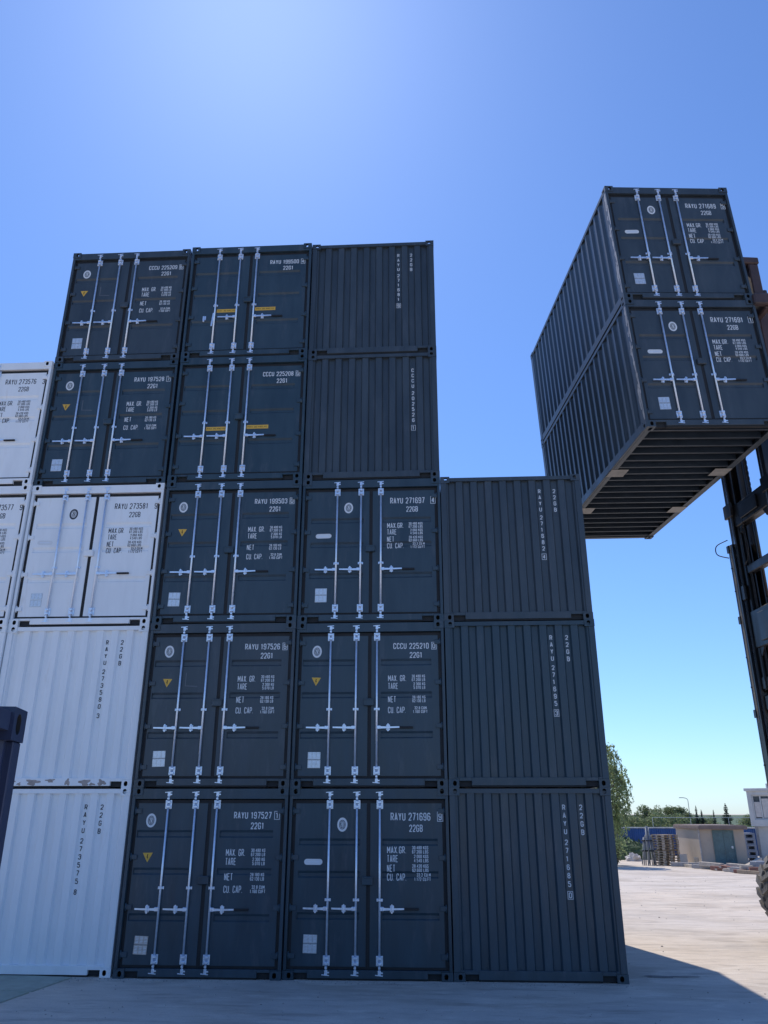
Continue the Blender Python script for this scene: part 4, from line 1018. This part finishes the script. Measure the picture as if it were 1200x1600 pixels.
# trees
def leaves(name, pts, size, mats, parent, seed, droop=0, aspect=1.0):
    r3 = random.Random(seed); mb = MB()
    for p, sc, mi in pts:
        a = Vector((r3.gauss(0, 1), r3.gauss(0, 1), r3.gauss(0, .7) - droop)).normalized()
        b_ = a.cross(Vector((r3.gauss(0, 1), r3.gauss(0, 1), r3.gauss(0, 1)))).normalized()
        a = a * size * sc * aspect; b_ = b_ * size * sc * .5; p = Vector(p)
        mb.add([p - a * .5, p + b_ * .5, p + a * .5, p - b_ * .5], [(0, 1, 2, 3)], mi)
    return build(name, mb, mats, parent)
def broad_tree(x, y, z, hgt, rad, label, mats, seed, nl, size, group='trees far behind the fence'):
    t = thing('broadleaf_tree', label, 'tree', (x, y, z), (0, 0, 0), group); r3 = random.Random(seed)
    mb = MB(); mb.tube([(0, 0, 0), (.1, 0, hgt * .3), (0, .1, hgt * .6), (0, 0, hgt * .85)], .2, 8, rads=[hgt * .035, hgt * .028, hgt * .018, hgt * .006])
    cl = []
    for k in range(26):
        a = r3.uniform(0, 6.28); u = r3.uniform(-.7, 1); q = math.sqrt(max(0, 1 - u * u)) * r3.uniform(.4, 1)
        c = Vector((rad * .82 * q * math.cos(a), rad * .82 * q * math.sin(a), hgt * .52 + hgt * .42 * u)); c.z = max(.3, c.z - hgt * .12 * r3.random()); cl.append((c, r3.uniform(.2, .4) * rad))
        mb.tube([(0, 0, hgt * r3.uniform(.25, .5)), c * .6 + Vector((0, 0, hgt * .2)), c], .05, 5, rads=[hgt * .014, hgt * .008, hgt * .003])
    build('trunk', mb, M['bark'], t); pts = []
    for k in range(nl):
        c, r_ = r3.choice(cl); d = Vector((r3.gauss(0, 1), r3.gauss(0, 1), r3.gauss(0, .8))).normalized() * r_ * r3.uniform(.55, 1.05)
        pts.append((c + d, r3.uniform(.6, 1.3), 1 if r3.random() < .4 else 0))
    leaves('crown', pts, size, mats, t, seed)
    return t
FT = [M['leaf_far'], M['leaf_far_light']]; FL = [M['leaf_far_light'], M['leaf_far']]
def fx(px110, y): return 2.16 + (px110 - 2.16) * (y + 12.7) / 122.7
broad_tree(fx(31.0, 135.1), 135.1, -.6, 2.60, 1.52, 'low dark green tree nearest the stack, beyond the blue fence', FT, 21, 1500, .27)
broad_tree(fx(32.9, 140.0), 140.0, -.6, 3.97, 2.58, 'rounded green tree behind the pole bundle, beyond the fence', FT, 22, 4200, .27)
broad_tree(fx(34.6, 138.0), 138.0, -.6, 3.28, 2.34, 'lower green tree between two taller rounded ones beyond the fence', FL, 23, 3200, .27)
broad_tree(fx(36.2, 142.4), 142.4, -.6, 4.07, 2.93, 'broad light green tree above the pallet stack, beyond the fence', FL, 24, 5000, .27)
broad_tree(fx(38.3, 140.0), 140.0, -.6, 3.77, 2.58, 'dark rounded tree behind the street lamp', FT, 25, 4200, .27)
broad_tree(fx(39.6, 144.9), 144.9, -.6, 2.70, 1.87, 'small bushy tree left of the thin spruces', FT, 26, 2000, .27)
broad_tree(fx(47.5, 144.9), 144.9, -.6, 2.41, 2.34, 'low pale bush by the white cabin, right of the tall spruce', FL, 27, 2000, .27)
broad_tree(fx(42.0, 149.8), 149.8, -.6, 2.11, 2.64, 'low hedge-like tree between thin spruces above the kiosk roof', FT, 28, 1600, .27)
broad_tree(fx(29.2, 140.0), 140.0, -.6, 2.99, 2.11, 'tree behind the drooping birch beyond the fence', FT, 29, 2000, .27)
def spruce(x, y, z, hgt, rad, label, seed, n=1600, size=.27):
    t = thing('spruce_tree', label, 'tree', (x, y, z), (0, 0, 0), 'spruces beyond the fence'); r3 = random.Random(seed)
    mb = MB(); mb.tube([(0, 0, 0), (0, 0, hgt)], .1, 6, rads=[hgt * .025, .01]); build('trunk', mb, M['bark'], t); pts = []
    nb = 17
    for k in range(n):
        lv = r3.randrange(nb); f = (lv + r3.uniform(0, .5)) / nb; rr = rad * (1 - f) * (.75 + .35 * math.sin(lv * 7.3)) ; a = r3.uniform(0, 6.28); q = r3.random() ** .6
        pts.append(((rr * q * math.cos(a), rr * q * math.sin(a), hgt * (.1 + .9 * f) - rr * q * .28), r3.uniform(.6, 1.2) * (.5 + .6 * (1 - f)), 0))
    leaves('crown', pts, size, [M['needle']], t, seed, droop=.3)
spruce(fx(40.35, 131.8), 131.8, -.6, 4.10, 0.85, 'thin dark spruce, taller of the close pair above the kiosk roof', 31)
spruce(fx(41.05, 131.8), 131.8, -.6, 3.45, 0.82, 'thin dark spruce, shorter of the close pair above the kiosk roof', 32)
spruce(fx(42.75, 137.3), 137.3, -.6, 3.45, 0.68, 'slender sparse spruce standing alone above the kiosk roof', 33, 700)
spruce(fx(44.55, 131.8), 131.8, -.6, 4.49, 1.78, 'broad full spruce above the right end of the kiosk roof', 34, 3200)

# hedge and meadow beyond the fence
mw = MB(); mw.add([(-400, 51, -.594), (900, 51, -.594), (2400, 1500, -.594), (-1200, 1500, -.594)], [(0, 1, 2, 3)])
tag(build('meadow', mw, M['grass']), 'green field beyond the fence', 'meadow', kind='structure')
hp = []; r3 = random.Random(77)
for k in range(16000):
    x = r3.uniform(18, 75); y = 118 + r3.uniform(-2, 2); top = (2.5 if x < 41.5 else 1.0) + (.35 * math.sin(x * .7) + .3 * math.sin(x * 1.9 + 1)) * (1 if x < 41.5 else .4)
    hp.append(((x, y, -.6 + top * r3.random() ** .7), r3.uniform(.7, 1.3), r3.randrange(2)))
tag(leaves('hedge', hp, .32, [M['leaf_far'], M['leaf_far_light']], None, 78), 'long low mass of bushes filling the ground between fence and far trees', 'bushes', kind='stuff')

# drooping birch beside the stack
BT = thing('birch_tree', 'tall birch with drooping green branches showing beside the right end of the wall', 'tree', (11.9, 36.2, -.57))
r3 = random.Random(9); mb = MB(); mb.tube([(0, 0, 0), (.1, .05, 2), (.0, .1, 4), (.1, 0, 6.0)], .1, 10, rads=[.2, .16, .1, .03])
pts = []
PROF = [(1.2, .7), (2.2, 1.1), (3.2, 1.45), (4.2, 1.8), (5.0, 1.85), (5.6, 1.65), (6.2, 1.2), (6.7, .3)]
def prof_at(z):
    for (z0, r0), (z1, r1) in zip(PROF, PROF[1:]):
        if z0 <= z <= z1: return r0 + (r1 - r0) * (z - z0) / (z1 - z0)
    return .2
for k in range(230):
    z0 = r3.uniform(2.2, 6.5); a = r3.uniform(0, 6.28)
    prof = prof_at(z0)
    ro = prof * r3.uniform(.55, 1.0); e = Vector((ro * math.cos(a), ro * math.sin(a), z0 + .25))
    b0 = Vector((0, .05, max(.8, z0 - ro * .6)))
    ln = r3.uniform(.8, 2.0)
    pth = [b0, b0.lerp(e, .6) + Vector((0, 0, .25)), e, e + Vector((.12 * math.cos(a), .12 * math.sin(a), -ln * .4)), e + Vector((.16 * math.cos(a), .16 * math.sin(a), -ln))]
    mb.tube(pth, .02, 4, rads=[.03, .02, .012, .007, .003], cap=False)
    for q in range(44):
        f = r3.uniform(.3, 1) ** .7 * 4; i = min(3, int(f)); p = pth[i].lerp(pth[i + 1], f - i)
        pts.append((p + Vector((r3.gauss(0, .05), r3.gauss(0, .05), r3.gauss(0, .06))), r3.uniform(.6, 1.3), 0 if r3.random() < .6 else 1))
build('trunk', mb, M['bark'], BT); leaves('crown', pts, .15, [M['leaf_birch'], M['leaf_birch_dark']], BT, 10, droop=1.3, aspect=1.3)
# low shrub under the birch
SH = thing('shrub', 'leafy shrub with small dark leaves at the foot of the birch', 'shrub', (12.9, 37.6, -.6)); pts = []; mb = MB()
for k in range(40):
    a = r3.uniform(0, 6.28); ro = r3.uniform(.2, 1.0); e = Vector((ro * math.cos(a), ro * math.sin(a), r3.uniform(.6, 2.3)))
    mb.tube([(0, 0, 0), e * .5 + Vector((0, 0, .2)), e], .02, 4, rads=[.025, .015, .004], cap=False)
    for q in range(26): pts.append((e * r3.uniform(.5, 1.05) + Vector((r3.gauss(0, .12), r3.gauss(0, .12), r3.gauss(0, .12))), r3.uniform(.6, 1.2), r3.randrange(2)))
build('stem', mb, M['bark'], SH); leaves('foliage', pts, .16, [M['leaf_birch_dark'], M['leaf_birch']], SH, 12)
